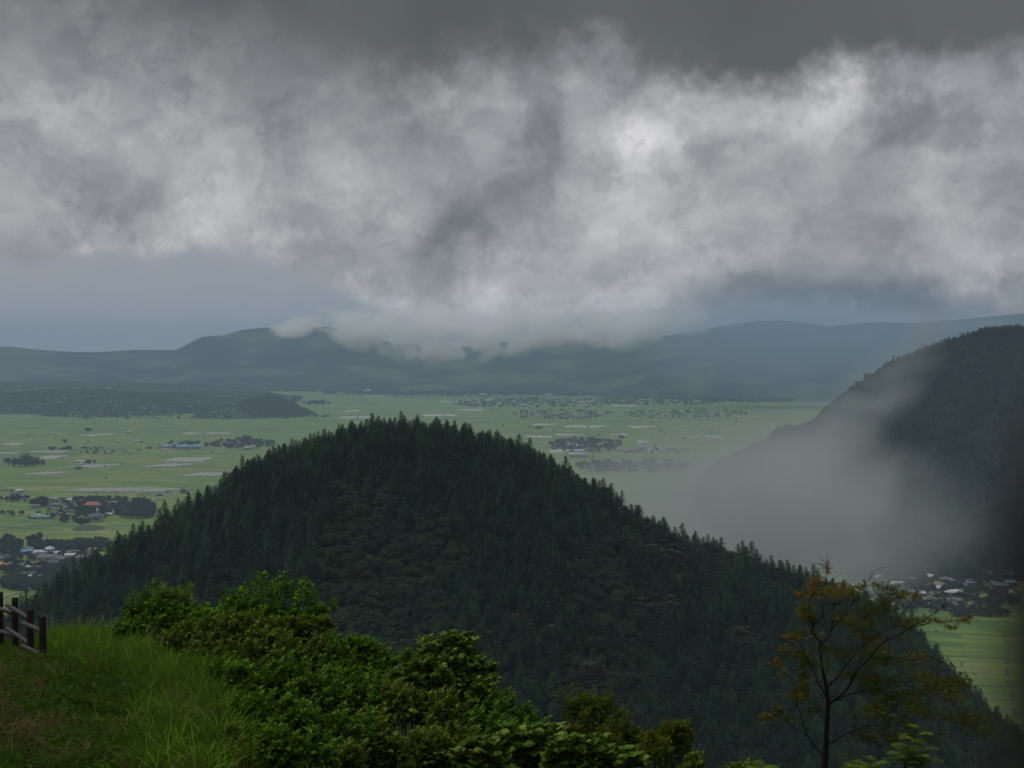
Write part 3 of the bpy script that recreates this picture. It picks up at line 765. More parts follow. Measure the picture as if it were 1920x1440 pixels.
village('in the wooded village, left', [(60, 215, 940, 975), (90, 150, 935, 945), (190, 250, 948, 968)], 32, 2,
        [(178, 943, 'hip', 1, 'red', 10, 1.2), (173, 957, 'hip', 1, 'red', 5, 2.0), (215, 951, 'hip', 1, 'grey', 20, 1.5), (228, 963, 'hip', 1, 'blue', 10, 1.3), (208, 965, 'gable', 1, 'white', 10, 1.1),
         (76, 973, 'shed', 1, 'teal', 8, 1.0), (178, 978, 'hip', 1, 'dark', 8, 1.7), (104, 936, 'gable', 0, 'white', 0, .7), (138, 938, 'shed', 0, 'white', 0, .8), (188, 972, 'gable', 1, 'grey', 0, 1)])
village('by the road beside the wooded hill', [(285, 345, 921, 932)], 3, 3)
village('in the hamlet at the left edge', [(0, 40, 920, 936)], 7, 12)
village('around the blue-roofed farm', [(255, 320, 838, 846), (385, 480, 828, 843), (430, 520, 828, 840)], 20, 4,
        [(331, 840, 'shed', 1, 'blue', 8, 1.7), (354, 843, 'shed', 1, 'blue', 2, 2.3), (309, 845, 'shed', 0, 'white', 0, 1), (336, 836, 'shed', 1, 'blue', 10, 1.3)])
village('scattered over the left paddies', [(200, 250, 846, 850), (140, 200, 868, 878), (225, 270, 826, 831)], 4, 5, [(222, 829, 'hip', 0, 'white', 0, 1.3), (256, 829, 'hip', 0, 'white', 0, 1.3), (98, 813, 'gable', 0, 'white', 0, 1), (241, 812, 'shed', 0, 'white', 0, 1.2), (152, 868, 'shed', 0, 'white', 0, 1.3), (201, 850, 'hip', 0, 'white', 0, 1.0)])
village('in the hamlet right of the hill', [(1035, 1165, 828, 848)], 26, 6, [(1078, 849, 'shed', 1, 'white', 0, 1.5), (1085, 858, 'shed', 1, 'grey', 0, 1.6), (1080, 854, 'shed', 1, 'white', 0, 1.3)])
village('beside the long pale greenhouse', [(1180, 1270, 840, 851)], 8, 7, [(1195, 848, 'shed', 1, 'red', 5, 1.6), (1178, 847, 'shed', 0, 'white', 0, 1)])
village('in the dim village under the mist', [(1095, 1235, 868, 886)], 20, 8, [(1157, 872, 'hip', 1, 'white', 10, 1.5), (1160, 877, 'shed', 1, 'white', 0, 1.2)])
village('in the long hamlet, middle of plain', [(970, 1140, 770, 787)], 22, 9, big=1.3, pal=('white', 'grey', 'grey', 'brown'))
village('in the hamlet near the misty right', [(1180, 1390, 769, 786)], 16, 10, big=1.3, pal=('white', 'grey', 'grey', 'brown'))
village('in the far wooded hamlet', [(860, 1130, 748, 765), (1100, 1340, 747, 760)], 34, 11, big=1.6, pal=('white', 'white', 'grey', 'brown'))
village('at the foot of the steep hill', [(1620, 1910, 1082, 1120), (1660, 1800, 1115, 1145)], 30, 13,
        [(1632, 1089, 'shed', 1, 'white', 4, 1.1), (1697, 1088, 'shed', 0, 'white', 0, .8), (1681, 1089, 'shed', 0, 'red', 0, 1), (1713, 1117, 'shed', 1, 'white', -5, .9), (1744, 1126, 'shed', 0, 'white', 0, .7), (1803, 1081, 'gable', 0, 'white', 0, .8), (1890, 1087, 'hip', 1, 'brown', 0, 1.2), (1850, 1098, 'shed', 1, 'grey', 0, 1)])
village('in the distant town, left', [(300, 540, 724, 736)], 26, 14, big=1.8, pal=('white', 'white', 'grey', 'brown'))
village('in the distant settlement, centre', [(600, 1330, 731, 745)], 52, 15, big=1.8, pal=('white', 'white', 'grey', 'brown'))

# ---- polytunnels
M['plastic'] = principled('tunnel_plastic', lambda q: q.mix(q.mapr(q.m('ADD', q.noise(objcoord(q), .4, 4, .6), q.m('MULTIPLY', objrand(q), .3)), .4, .85, 0, .8), (.34, .335, .295), (.19, .20, .165)), .6, .4)
M['plastic_white'] = principled('white_tunnel_plastic', lambda q: q.mix(q.mapr(q.m('ADD', q.noise(objcoord(q), .06, 4, .6), q.m('MULTIPLY', objrand(q), .5)), .45, .95, 0, .95), (.50, .49, .46), (.17, .21, .14)), .6, .15)
def tunnel_mesh(L, w=6.4, h=3.0):
    mb = MB(); k = 9; th = np.linspace(0, math.pi, k); ys = np.linspace(-L / 2, L / 2, max(int(L / 8), 3))
    v = np.array([(math.cos(a) * w / 2, y, math.sin(a) ** .8 * h if 0 < a < math.pi - .01 else 0) for y in ys for a in th])
    f = [[i * k + j, i * k + j + 1, (i + 1) * k + j + 1, (i + 1) * k + j] for i in range(len(ys) - 1) for j in range(k - 1)]
    mb.add(v, np.array(f)); n = len(v) - k
    mb.f.append(np.array([list(range(k))[::-1], [n + j for j in range(k)]])); mb.mi.append(np.zeros(2, int))
    return mb
TUN = {}
n_tun = 0
def tunnels(x0, x1, py, ph, where, rot=10, mat='plastic', pitch=7.6):
    """a block of parallel polytunnels spanning photo x0..x1 at row py, ph rows deep; far blocks lie crosswise"""
    A = on_plain(x0, py); B_ = on_plain(x1, py); W_ = B_[0] - A[0]
    depth = on_plain(x0, py - ph / 2)[1] - on_plain(x0, py + ph / 2)[1]
    if A[1] > 3700:
        L = max(24, round(W_ * .55 / 15) * 15); key = (L, mat)
        if key not in TUN: TUN[key] = tunnel_mesh(L).mesh('polytunnel', M[mat])
        nr = int(np.clip(depth / 22, 2, 5))
        for i in range(nr * 2):
            r_, c_ = i // 2, i % 2
            o = link('polytunnel', TUN[key], None, (A[0] + W_ * (.26 + .48 * c_) + rng.normal(0, W_ * .05), A[1] + (r_ - nr / 2) * depth / nr + rng.normal(0, 3), 0))
            o.rotation_euler = (0, 0, R(90 + rng.normal(2, 1.5))); o.scale = (1.6, 1, 1.1)
            tag(o, 'plastic polytunnel %s, %s end, %s row' % (where, ('left', 'right')[c_], ordinal(r_ + 1)), 'polytunnel', 'polytunnels ' + where)
        return
    depth = float(np.clip(depth, 18, 90)); depth = round(depth / 12) * 12
    sc = 1.0; n = max(1, int(W_ / pitch))
    if n > 14: sc = min(n / 14, 1.25); pitch = W_ / 14; n = 14
    key = (depth, mat)
    if key not in TUN: TUN[key] = tunnel_mesh(depth).mesh('polytunnel', M[mat])
    for i in range(n):
        o = link('polytunnel', TUN[key], None, (A[0] + (i + .5) * W_ / n, A[1] + rng.normal(0, 2.5), 0))
        o.rotation_euler = (0, 0, R(-rot)); o.scale = (sc, 1, 1)
        tag(o, 'plastic polytunnel %s, %s' % (where, 'the only one' if n == 1 else ordinal(i + 1) + ' from left'), 'polytunnel', 'polytunnels ' + where)
tunnels(137, 188, 920, 7, 'above the wooded village, left block', 28)
tunnels(180, 262, 920, 8, 'above the wooded village, middle block', 28)
tunnels(265, 325, 921, 7, 'above the wooded village, right block', 28)
tunnels(62, 110, 889, 5, 'in the lone block among the left paddies', 28)
tunnels(286, 344, 874, 6, 'in the block under the row of nine', 25)
tunnels(322, 390, 862, 7, 'in the spaced row of nine', 20, pitch=14)
tunnels(142, 203, 875, 8, 'behind the white-roofed shed', 25)
tunnels(82, 117, 858, 6, 'just right of the dark grove', 25)
tunnels(62, 127, 847, 3, 'in the long thin strip above the grove', 10, pitch=12)
tunnels(0, 36, 850, 3, 'at the left edge above the grove', 10, pitch=12)
tunnels(12, 48, 833, 4, 'high at the left edge', 20, pitch=12)
tunnels(155, 185, 817, 2, 'in the far left strip by the ditch', 5, 'plastic_white', 16)
tunnels(186, 222, 815, 3, 'in the white strip by the ditch', 5, 'plastic_white', 14)
tunnels(345, 380, 813, 2.5, 'left of the far farm sheds', 5, 'plastic', 14)
tunnels(388, 435, 813, 2.5, 'in the grey row by the far farm', 5, 'plastic', 14)
tunnels(355, 420, 891, 7, 'peeping out beside the middle hill', 20)
tunnels(1030, 1078, 846, 7, 'left of the hamlet beyond the hill', 10, 'plastic_white', 12)
tunnels(1212, 1262, 844, 6, 'in the long pale block in the right paddies', 5, 'plastic_white', 10)
tunnels(1000, 1042, 796, 2.5, 'in the first strip right of the summit', 5, 'plastic_white', 22)
tunnels(1060, 1096, 800, 3, 'in the second strip right of the summit', 5, 'plastic_white', 22)
tunnels(1104, 1136, 800, 3, 'in the third strip right of the summit', 5, 'plastic_white', 22)
tunnels(1180, 1222, 801, 3, 'in the fourth strip right of the summit', 5, 'plastic_white', 22)
tunnels(1285, 1352, 819, 3, 'in the bright strip near the mist', 5, 'plastic_white', 18)
tunnels(1140, 1175, 815, 2, 'in the thin strip in the right paddies', 5, 'plastic_white', 22)
tunnels(1046, 1086, 816, 3, 'in the strip above the right-hand hamlet', 5, 'plastic_white', 20)
tunnels(990, 1032, 819, 3, 'in the strip close to the hill crest', 5, 'plastic_white', 20)
tunnels(1196, 1214, 829, 4, 'in the small white row in the right paddies', 25, 'plastic_white', 12)
tunnels(640, 694, 783, 3, 'just behind the left of the summit', 5, 'plastic_white', 25)
tunnels(650, 672, 771, 3, 'far behind the left of the summit', 5, 'plastic_white', 25)
tunnels(686, 724, 742, 2, 'in the reddish far strip', 5, 'plastic_white', 40)
tunnels(830, 888, 753, 2, 'in the far strip behind the summit', 5, 'plastic_white', 40)
tunnels(860, 905, 769, 2, 'in the far strip right behind the summit', 5, 'plastic_white', 35)
tunnels(795, 852, 779, 2.5, 'in the strip just over the summit trees', 5, 'plastic_white', 25)
tunnels(1150, 1190, 761, 2, 'in the far bright strip on the right', 5, 'plastic_white', 35)
tunnels(1225, 1295, 742, 2, 'in the farthest strip on the right', 5, 'plastic_white', 50)
tunnels(1085, 1165, 742, 2, 'in the farthest middle strip', 5, 'plastic_white', 50)
tunnels(1445, 1480, 800, 2.5, 'in the dim strip beside the steep hill', 5, 'plastic_white', 25)

# ---- trees on the plain: groves, hedges, village trees
GR = [  # x0,x1,y0,y1,n,height scale,conifer share, words
    (4, 84, 866, 876, 60, 1.35, .3, 'in the dark grove among the left paddies'), (38, 56, 864, 870, 8, 1.9, .5, 'in the dark grove among the left paddies'),
    (88, 138, 843, 846, 22, 1.1, .1, 'in the tree row above the dark grove'), (121, 124, 833, 834, 1, 2.0, 0, 'standing alone high in the left paddies'),
    (162, 168, 811, 812, 2, 1.6, 0, 'by the far left ditch'), (160, 178, 869, 871, 5, 1.1, 0, 'by the tunnels behind the white shed'), (137, 154, 879, 882, 7, .8, 0, 'by the tunnels behind the white shed'),
    (312, 400, 832, 842, 34, 1.2, .1, 'behind the blue-roofed farm'), (395, 520, 828, 842, 130, 1.2, .15, 'around the hamlet of the blue-roofed farm'), (452, 470, 826, 832, 10, 1.9, 0, 'around the hamlet of the blue-roofed farm'), (440, 448, 826, 828, 2, 1.9, 0, 'around the hamlet of the blue-roofed farm'),
    (150, 220, 848, 852, 14, .8, 0, 'in the low hedge across the left paddies'), (150, 190, 841, 843, 14, .7, 0, 'in the low hedge across the left paddies'),
    (60, 88, 944, 952, 22, 1.7, 0, 'in the big dark clump at the wooded village'),
    (140, 290, 940, 972, 200, 1.2, .15, 'among the houses of the wooded village'), (215, 290, 948, 975, 150, 1.35, .15, 'in the wood right of the wooded village'), (85, 200, 945, 982, 110, .9, .1, 'among the houses of the wooded village'),
    (140, 190, 940, 944, 20, 1.2, .1, 'among the houses of the wooded village'),
    (0, 60, 934, 942, 26, .9, 0, 'by the hamlet at the left edge'), (0, 55, 960, 968, 18, .6, 0, 'on rough ground, left edge'),
    (0, 38, 1018, 1048, 50, 1.5, .1, 'in the wood left of the nearest village'), (48, 78, 1013, 1020, 10, 1.3, 0, 'in the clump above the nearest village'),
    (50, 205, 1024, 1036, 120, 1.25, .05, 'in the wood behind the nearest village'), (145, 205, 1020, 1030, 34, 1.3, 0, 'in the wood behind the nearest village'),
    (0, 200, 1040, 1094, 330, .8, .1, 'among the houses of the nearest village'), (0, 130, 1093, 1108, 230, 1.15, .1, 'in the dark wood below the nearest village'), (95, 200, 1060, 1100, 90, 1.2, .1, 'in the dark wood below the nearest village'),
    (150, 163, 985, 988, 5, 1.3, 0, 'by the grassy mound'),
    (1030, 1165, 824, 850, 200, 1.15, .1, 'in the hamlet right of the hill'), (1160, 1300, 845, 852, 40, 1.0, .2, 'beside the long pale greenhouse'), (1228, 1236, 843, 845, 4, 1.7, 1, 'beside the long pale greenhouse'),
    (1080, 1290, 865, 889, 240, 1.15, .1, 'around the dim village below the mist'), (1108, 1112, 866, 867, 2, 1.6, 1, 'around the dim village below the mist'),
    (1005, 1018, 804, 806, 5, 1.2, 0, 'in a lone clump in the right paddies'), (1160, 1172, 822, 824, 5, 1.3, 0, 'in a lone clump in the right paddies'),
    (960, 1150, 769, 787, 240, .85, 0, 'in the long hamlet of the plain'), (1170, 1400, 768, 786, 260, .85, 0, 'in the hamlet towards the misty right'),
    (840, 1150, 748, 765, 480, 1.2, 0, 'in the far woods at the back of the plain'), (1110, 1360, 746, 761, 420, 1.2, 0, 'in the far woods at the back of the plain'),
    (520, 545, 752, 758, 14, 2.6, 0, 'in the far clump by the cone-shaped hill'), (545, 564, 748, 758, 14, 2.8, 0, 'in the far clump by the cone-shaped hill'), (570, 620, 756, 762, 30, 2.0, 0, 'in the far clump by the cone-shaped hill'),
    (550, 620, 780, 785, 22, 1.1, 0, 'at the foot of the cone-shaped hill'), (100, 560, 783, 788, 60, 1.1, 0, 'at the foot of the cone-shaped hill'), (240, 420, 752, 757, 60, 1.4, 0, 'around the far hamlet between the low hills'),
    (300, 640, 727, 736, 300, 2.2, 0, 'in the distant town under the mountains'), (600, 1350, 733, 744, 700, 2.2, 0, 'in the distant settlement under the mountains'), (1300, 1500, 744, 756, 350, 2.2, 0, 'in the distant settlement under the mountains'),
    (640, 1500, 762, 830, 80, .8, 0, 'dotted over the right-hand plain'), (0, 560, 790, 900, 26, .6, 0, 'dotted over the left-hand paddies'),
    (1600, 1915, 1076, 1100, 300, 1.0, .1, 'at the foot of the steep hill'), (1640, 1915, 1098, 1150, 330, .8, .1, 'around the village below the steep hill'), (1780, 1900, 1150, 1158, 40, .9, 0, 'in the hedge below the village on the right'),
]
def groves():
    A = []
    for gi, (x0, x1, y0, y1, n, hs, cf, words) in enumerate(GR):
        for k in range(n):
            for _ in range(12):
                px, py = x0 + (x1 - x0) * rng.random(), y0 + (y1 - y0) * rng.random()
                a_, b__ = abs(2 * (px - x0) / (x1 - x0) - 1), 2 * (py - y0) / (y1 - y0) - 1
                if a_ ** 2.5 + b__ ** 2 > 1.05: continue
                if n < 100 or vnoise(px / 11., py / 2.6 + gi * 7, gi) > .36: break
            P = on_plain(px, py); s_ = hs * (.65 + .55 * rng.random())
            A.append((s_ / P[1], px, P, s_, 'valley_conifer' if rng.random() < cf else 'valley_tree', words, gi))
    A.sort(key=lambda a: -a[0])
    keep, rest = [], []
    cnt = {'valley_conifer': 0, 'valley_tree': 0}
    for a in A:
        if cnt[a[4]] < 285 and 0 < a[1] < 1915: cnt[a[4]] += 1; keep.append(a)
        else: rest.append(a)
    keep.sort(key=lambda a: a[1]); num = {}
    for a in keep:
        con = a[4] == 'valley_conifer'
        num[(con, a[5])] = num.get((con, a[5]), 0) + 1
        lab = ('pointed conifer ' if con else 'round-crowned tree ') + a[5] + ', ' + ordinal(num[(con, a[5])]) + ' from left'
        nm = 'valley_conifer' if con else 'valley_tree'
        v = int(rng.random() * (2 if con else 4))
        tree_thing(nm, v, (a[2][0], a[2][1], -.2), rng.random() * 6.28, (a[3] * 1.1, a[3] * 1.1, a[3]), lab, 'valley conifer' if con else 'valley tree', ('conifers ' if con else 'trees ') + a[5])
    n = len(rest)
    P = np.array([a[2] for a in rest]); s_ = np.array([a[3] for a in rest])
    idx = [PI[a[4]][0] + int(rng.random() * PI[a[4]][1]) for a in rest]
    scatter('treeline', P, idx, np.stack([s_ * 0, s_ * 0, rng.random(n) * 6.28], 1), np.stack([s_ * 1.45, s_ * 1.45, s_], 1), 'small far trees and hedges scattered over the valley plain', 'trees')
groves()

# grassy burial mound on the near paddies
c_ = on_plain(163, 993); mound('grassy_mound', c_[0], c_[1] + 10, 27, 30, 7, M['ditch'], 1.7, 24, seed=14)

# ---- lattice pylons on the plain
def pylon(px, py, H, label):
    P = on_plain(px, py); o = empty('pylon', P); tag(o, label, 'pylon', 'power pylons crossing the plain')
    mb = MB(); w = H * .09
    for sx in (-1, 1):
        for sy in (-1, 1): mb.tube([(sx * w, sy * w, 0), (sx * w * .25, sy * w * .25, H * .75), (0, 0, H)], .16, 4)
    for k in range(6):
        z0, z1 = H * k * .12, H * (k + 1) * .12; a, b_ = w * (1 - z0 / H), w * (1 - z1 / H)
        for s_ in (-1, 1): mb.tube([(-a * s_, -a, z0), (b_ * s_, -b_, z1)], .1, 4); mb.tube([(-a * s_, a, z0), (b_ * s_, b_, z1)], .1, 4)
    link('lattice_mast', mb.mesh('lattice_mast', M['steel']), o)
    for z in (.72, .84, .95):
        m2 = MB(); m2.tube([(-H * .13, 0, H * z), (0, 0, H * z + .5), (H * .13, 0, H * z)], .14, 4); link('crossarm', m2.mesh('crossarm', M['steel']), o)
M['steel'] = principled('galvanised_steel', (.35, .36, .37), .5)
pylon(83, 790, 40, 'grey lattice pylon in front of the low hill, leftmost of three')
pylon(189, 786, 34, 'grey lattice pylon in front of the low hill, middle one of three')
pylon(243, 785, 32, 'grey lattice pylon in front of the low hill, rightmost of three')

# ================================================================== FOREGROUND
# ---- wooden fence
def woodcol(dark):
    def f(q):
        v = q.mapping(objcoord(q), sc=(6, 6, 1))
        n = q.noise(v, 5, 6, .7)
        return q.ramp(n, [(.3, (.005, .003, .0025)), (.7, (.014, .009, .007))] if dark else [(.3, (.018, .015, .014)), (.7, (.062, .057, .057))])
    return f
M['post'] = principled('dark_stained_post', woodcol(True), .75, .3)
M['rail'] = principled('weathered_rail', woodcol(False), .6, .4)
fence = empty('wooden_fence', (at(80, 1240, 31)[0], 31, near_z(at(80, 1240, 31)[0], 31)))
tag(fence, 'dark stained post and rail fence of round logs on the grassy edge', 'fence')
def post(p_top, Yd, base_z, loc0):
    mb = MB(); L = p_top[2] - base_z + .5; x, y, z = p_top - loc0
    r = .078
    mb.tube([(x, y, z - L), (x + .004, y, z - L * .6), (x - .004, y, z - L * .3), (x, y, z - .03), (x, y, z)], [r * 1.02, r, r * 1.01, r, r * .9], 14, 0, .05)
    return mb
l0 = np.array(fence.location)
posts = [(80, 1155, 31.0), (56.5, 1141.5, 32.3), (28, 1120.5, 33.6), (0.0, 1110, 34.8), (-30, 1098, 36.0), (-62, 1086, 37.3)]
tops = []
for px, py, D in posts:
    p = at(px, py, D); tops.append(p)
    link('post', post(p, D, float(near_z(p[0], p[1])), l0).mesh('post', M['post'], True), fence)
def rail(a, b_, r=.052):
    mb = MB(); a = np.array(a) - l0; b_ = np.array(b_) - l0; m_ = (a + b_) / 2 + [0, 0, .01]
    mb.tube([a, a * .98 + b_ * .02, m_, b_ * .98 + a * .02, b_], [r * .75, r, r * 1.03, r, r * .75], 12, 0, .04)
    return mb
RL = [((41, 1168, 31.9), (78, 1184, 31.15)), ((41, 1211, 31.9), (78, 1229, 31.15)), ((12, 1134, 33.2), (54, 1160, 32.4)), ((12, 1178, 33.2), (54, 1207, 32.4)),
      ((-20, 1138, 34.4), (26, 1149, 33.7)), ((-20, 1180, 34.4), (26, 1191, 33.7)), ((-52, 1126, 35.6), (0, 1136, 34.9)), ((-52, 1168, 35.6), (0, 1180, 34.9))]
for (a, b_) in RL:
    link('rail', rail(at(*a), at(*b_)).mesh('rail', M['rail'], True), fence)

# ---- dark post added close to the lens; its blur darkens the right edge
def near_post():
    p = np.array([.0750, .15, EYE - .002]); gz = float(near_z(p[0], p[1])); o = empty('vignette_post', (p[0], p[1], gz)); tag(o, 'blurred dark timber post added close to the camera to darken the right edge', 'post')
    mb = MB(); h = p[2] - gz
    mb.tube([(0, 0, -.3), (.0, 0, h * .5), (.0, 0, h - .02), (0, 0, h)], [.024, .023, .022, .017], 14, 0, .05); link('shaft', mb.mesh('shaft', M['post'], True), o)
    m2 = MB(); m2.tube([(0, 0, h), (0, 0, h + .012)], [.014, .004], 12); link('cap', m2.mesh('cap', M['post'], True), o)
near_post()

# ---- grass tufts
def blades(seed, n=16, L=.45, spread=.09, lean=.5, w=.008, bend=.6):
    r_ = np.random.default_rng(seed); mb = MB(); k = 4
    for i in range(n):
        th = r_.random() * 6.283; x0, y0 = r_.normal(0, spread, 2); l_ = L * (.45 + .75 * r_.random()); ln = lean * (.2 + .9 * r_.random())
        d = np.array([math.cos(th), math.sin(th)]); sd = np.array([-d[1], d[0]])
        v = []
        for j in range(k + 1):
            t = j / k; out = l_ * (ln * t ** 1.3 + bend * .35 * t ** 3); z = l_ * (t - bend * .55 * t ** 2.6 * (ln + .3)); ww = w * (1 - t) ** .6 * (.8 + .4 * r_.random()) if j < k else 0
            c = np.array([x0, y0]) + d * out
            v += [(*(c + sd * ww), z - .03), (*(c - sd * ww), z - .03)]
        f = [[2 * j, 2 * j + 1, 2 * j + 3, 2 * j + 2] for j in range(k)]
        mb.add(v, np.array(f), 0, r_.random())
    return mb
M['grass_short'] = foliage('lawn_grass', [(0, (.009, .027, .001)), (.5, (.026, .062, .001)), (.8, (.054, .112, .002)), (1, (.12, .14, .018))], .25, .75, .06)
M['grass_long'] = foliage('long_grass', [(0, (.010, .034, .001)), (.5, (.042, .104, .002)), (.8, (.10, .195, .006)), (1, (.21, .27, .05))], .3, .7, .08)
M['straw'] = foliage('dry_straw', [(0, (.05, .028, .012)), (.6, (.10, .058, .028)), (1, (.17, .10, .05))], .15, .8, .1)
M['plume'] = foliage('pale_seed_heads', [(0, (.12, .15, .07)), (1, (.26, .28, .16))], .3, .7, .1)
M['weed'] = foliage('broad_weed_leaves', [(0, (.014, .044, .001)), (.6, (.026, .066, .002)), (1, (.045, .10, .004))], .3, .7, .08)
LEAF_V = np.array([(0, 0, 0), (-.32, .35, .05), (.32, .35, .05), (0, .42, -.03), (-.22, .74, .02), (.22, .74, .02), (0, 1, -.12)])
LEAF_F = np.array([(0, 3, 1), (0, 2, 3), (1, 3, 4), (3, 2, 5), (3, 6, 4), (3, 5, 6)])
def leaves(mb, P, D_, N_, size, width=1.0, r_=rng, mi=0, tint=None, V0=LEAF_V, F0=LEAF_F):
    n = len(P); D_ = D_ / (np.linalg.norm(D_, axis=1, keepdims=True) + 1e-9)
    N_ = N_ - D_ * (N_ * D_).sum(1, keepdims=True); N_ /= (np.linalg.norm(N_, axis=1, keepdims=True) + 1e-9); Sd = np.cross(D_, N_)
    size = np.broadcast_to(np.asarray(size, float), (n,))[:, None, None]
    T = V0[None] * size
    v = P[:, None] + Sd[:, None] * T[:, :, :1] * width + D_[:, None] * T[:, :, 1:2] + N_[:, None] * T[:, :, 2:3]
    k = len(V0)
    f = (F0[None] + (np.arange(n) * k)[:, None, None]).reshape(-1, 3)
    mb.add(v.reshape(-1, 3), f, mi, np.repeat(r_.random(n) if tint is None else tint, k))
def weed(seed):
    r_ = np.random.default_rng(seed); mb = MB(); n = 26
    th = r_.random(n) * 6.283; h = r_.random(n) * .22; rr = r_.random(n) * .16
    P = np.stack([np.cos(th) * rr, np.sin(th) * rr, h], 1); D_ = np.stack([np.cos(th), np.sin(th), r_.random(n) * .9], 1)
    leaves(mb, P, D_, np.stack([r_.normal(0, .3, n), r_.normal(0, .3, n), np.ones(n)], 1), .05 + .06 * r_.random(n), .9, r_)
    return mb
def plume(seed):
    r_ = np.random.default_rng(seed); mb = blades(seed, 10, .7, .05, .3, .006, .5)
    return mb
TUFT = [('tuft_short', blades(1, 18, .26, .10, .7, .007), 'grass_short'), ('tuft_short', blades(2, 18, .20, .11, .9, .007), 'grass_short'), ('weed', weed(3), 'weed'),
        ('tuft_mid', blades(4, 16, .34, .09, .6, .008), 'grass_long'), ('tuft_long', blades(5, 18, .46, .09, .45, .009), 'grass_long'), ('tuft_long', blades(6, 16, .60, .1, .6, .010, .9), 'grass_long'),
        ('straw', blades(7, 16, .45, .14, 1.4, .006, .8), 'straw')]
tc_ = bpy.data.collections.new('prototypes_grass')
for i, (nm, mb, mt) in enumerate(TUFT):
    tc_.objects.link(bpy.data.objects.new('%03d_%s' % (i, nm), mb.mesh(nm, M[mt])))
GN_G = gn_group(tc_)
def grassland():
    n = 52000
    x = -16 + 20 * rng.random(n); y = 16.5 + 32 * rng.random(n)
    z = near_z(x, y); px, py = proj(x, y, z)
    ok = (px > -60) & (px < np.interp(py, [1100, 1200, 1260, 1330, 1440], [230, 250, 400, 430, 470]) + 40 * rng.random(n)) & (py < 1490); x, y, z, px, py = x[ok], y[ok], z[ok], px[ok], py[ok]; n = len(x)
    # long grass along the crest and down the bank, short cut grass to the lower left
    bank = np.interp(px, [-50, 90, 200, 300, 420, 600], [1120, 1215, 1270, 1290, 1310, 1340])
    longp = np.clip((bank - py) / 40 + .5, 0, 1)
    rght = np.clip((px - 230) / 130, 0, 1) * .85
    wild = np.clip(longp + rght * (.5 + fbm(x * 1.3, y * 1.3, 2, 5)), 0, 1)
    wild = np.where((px < 85) & (py > 1150), wild * .1, wild)
    r_ = rng.random(n)
    idx = np.where(r_ < wild, np.where(rng.random(n) < .35, 3, np.where(rng.random(n) < .6, 4, 5)), np.where(rng.random(n) < .15, 2, np.where(rng.random(n) < .5, 0, 1)))
    straw = (np.exp(-((px - 330 - (py - 1330) * .9) / 35) ** 2) * np.exp(-((py - 1350) / 55) ** 2) > .45) & (rng.random(n) < .75)
    straw |= (rng.random(n) < .035) & (py > 1240); straw |= (px < 0) & (py > 1320) & (py < 1400) & (rng.random(n) < .22)
    idx = np.where(straw, 6, idx)
    s_ = .75 + .6 * rng.random(n)
    s_ = np.where((idx >= 4) & (py < 1225) & (idx < 6), s_ * 1.0, s_)
    s_ = np.where((px < 95) & (idx < 3), s_ * .75, s_)
    # the wind leans it to the right
    scatter('grass', np.stack([x, y, z], 1), idx, np.stack([rng.normal(0, .12, n), .12 + rng.normal(0, .15, n), rng.random(n) * 0 + rng.random(n) * 6.28], 1), np.stack([s_, s_, s_], 1),
            'wet green grass, short by the fence and long along the crest of the bank', 'grass', GN_G)
grassland()

# ---- pampas-like reed clumps with seed heads
def reeds(px, py, D, n, L, label, heads=3, lean=.35):
    P = at(px, py, D); P[2] = near_z(P[0], P[1]); o = empty('reed_clump', P); tag(o, label, 'reed clump', 'tall reed clumps in the long grass')
    r_ = np.random.default_rng(int(px)); mb = blades(int(px), n, L, .07, lean, .011, .8)
    link('blades', mb.mesh('blades', M['grass_long']), o)
    for k in range(heads):
        hb = MB(); x, y = r_.normal(0, .2, 2); h = L * (.95 + .25 * r_.random())
        hb.tube([(x * .3, y * .3, 0), (x * .6, y * .6, h * .6), (x, y, h)], .004, 4)
        m = 34; t = r_.random(m); Pp = np.stack([x + r_.normal(0, .012, m) + .03 * t, y + r_.normal(0, .012, m), h * .93 + t * .16], 1)
        v, f = sprays(Pp, np.stack([r_.normal(.3, .4, m), r_.normal(0, .4, m), np.ones(m)], 1), r_.normal(0, 1, (m, 3)), np.full(m, .05), np.full(m, .012)); hb.add(v, f, 0, np.repeat(r_.random(m), 4))
        link('seed_head', hb.mesh('seed_head', M['plume']), o)
reeds(292, 1250, 30, 26, .75, 'tall upright reed clump with a single plume in front of the round bush', 1, .25)
reeds(345, 1300, 26, 40, .95, 'arching reed clump bent by the wind between lawn and shrubs', 0, .5)
reeds(100, 1195, 38, 24, .6, 'small seeding reed clump just right of the end fence post', 3)
reeds(122, 1195, 38.5, 24, .6, 'small seeding reed clump on the grass crest, left of the gap in the skyline', 3)
reeds(165, 1190, 38, 26, .6, 'pale seeding reed clump at the middle of the grass crest', 5)
reeds(192, 1195, 37.5, 26, .6, 'pale seeding reed clump where the grass crest meets the round bush', 5)
reeds(205, 1215, 36, 26, .6, 'low seeding reed clump at the foot of the round bush', 3)
reeds(330, 1225, 29, 26, .55, 'reed clump with white flower heads at the edge of the shrubs', 4)

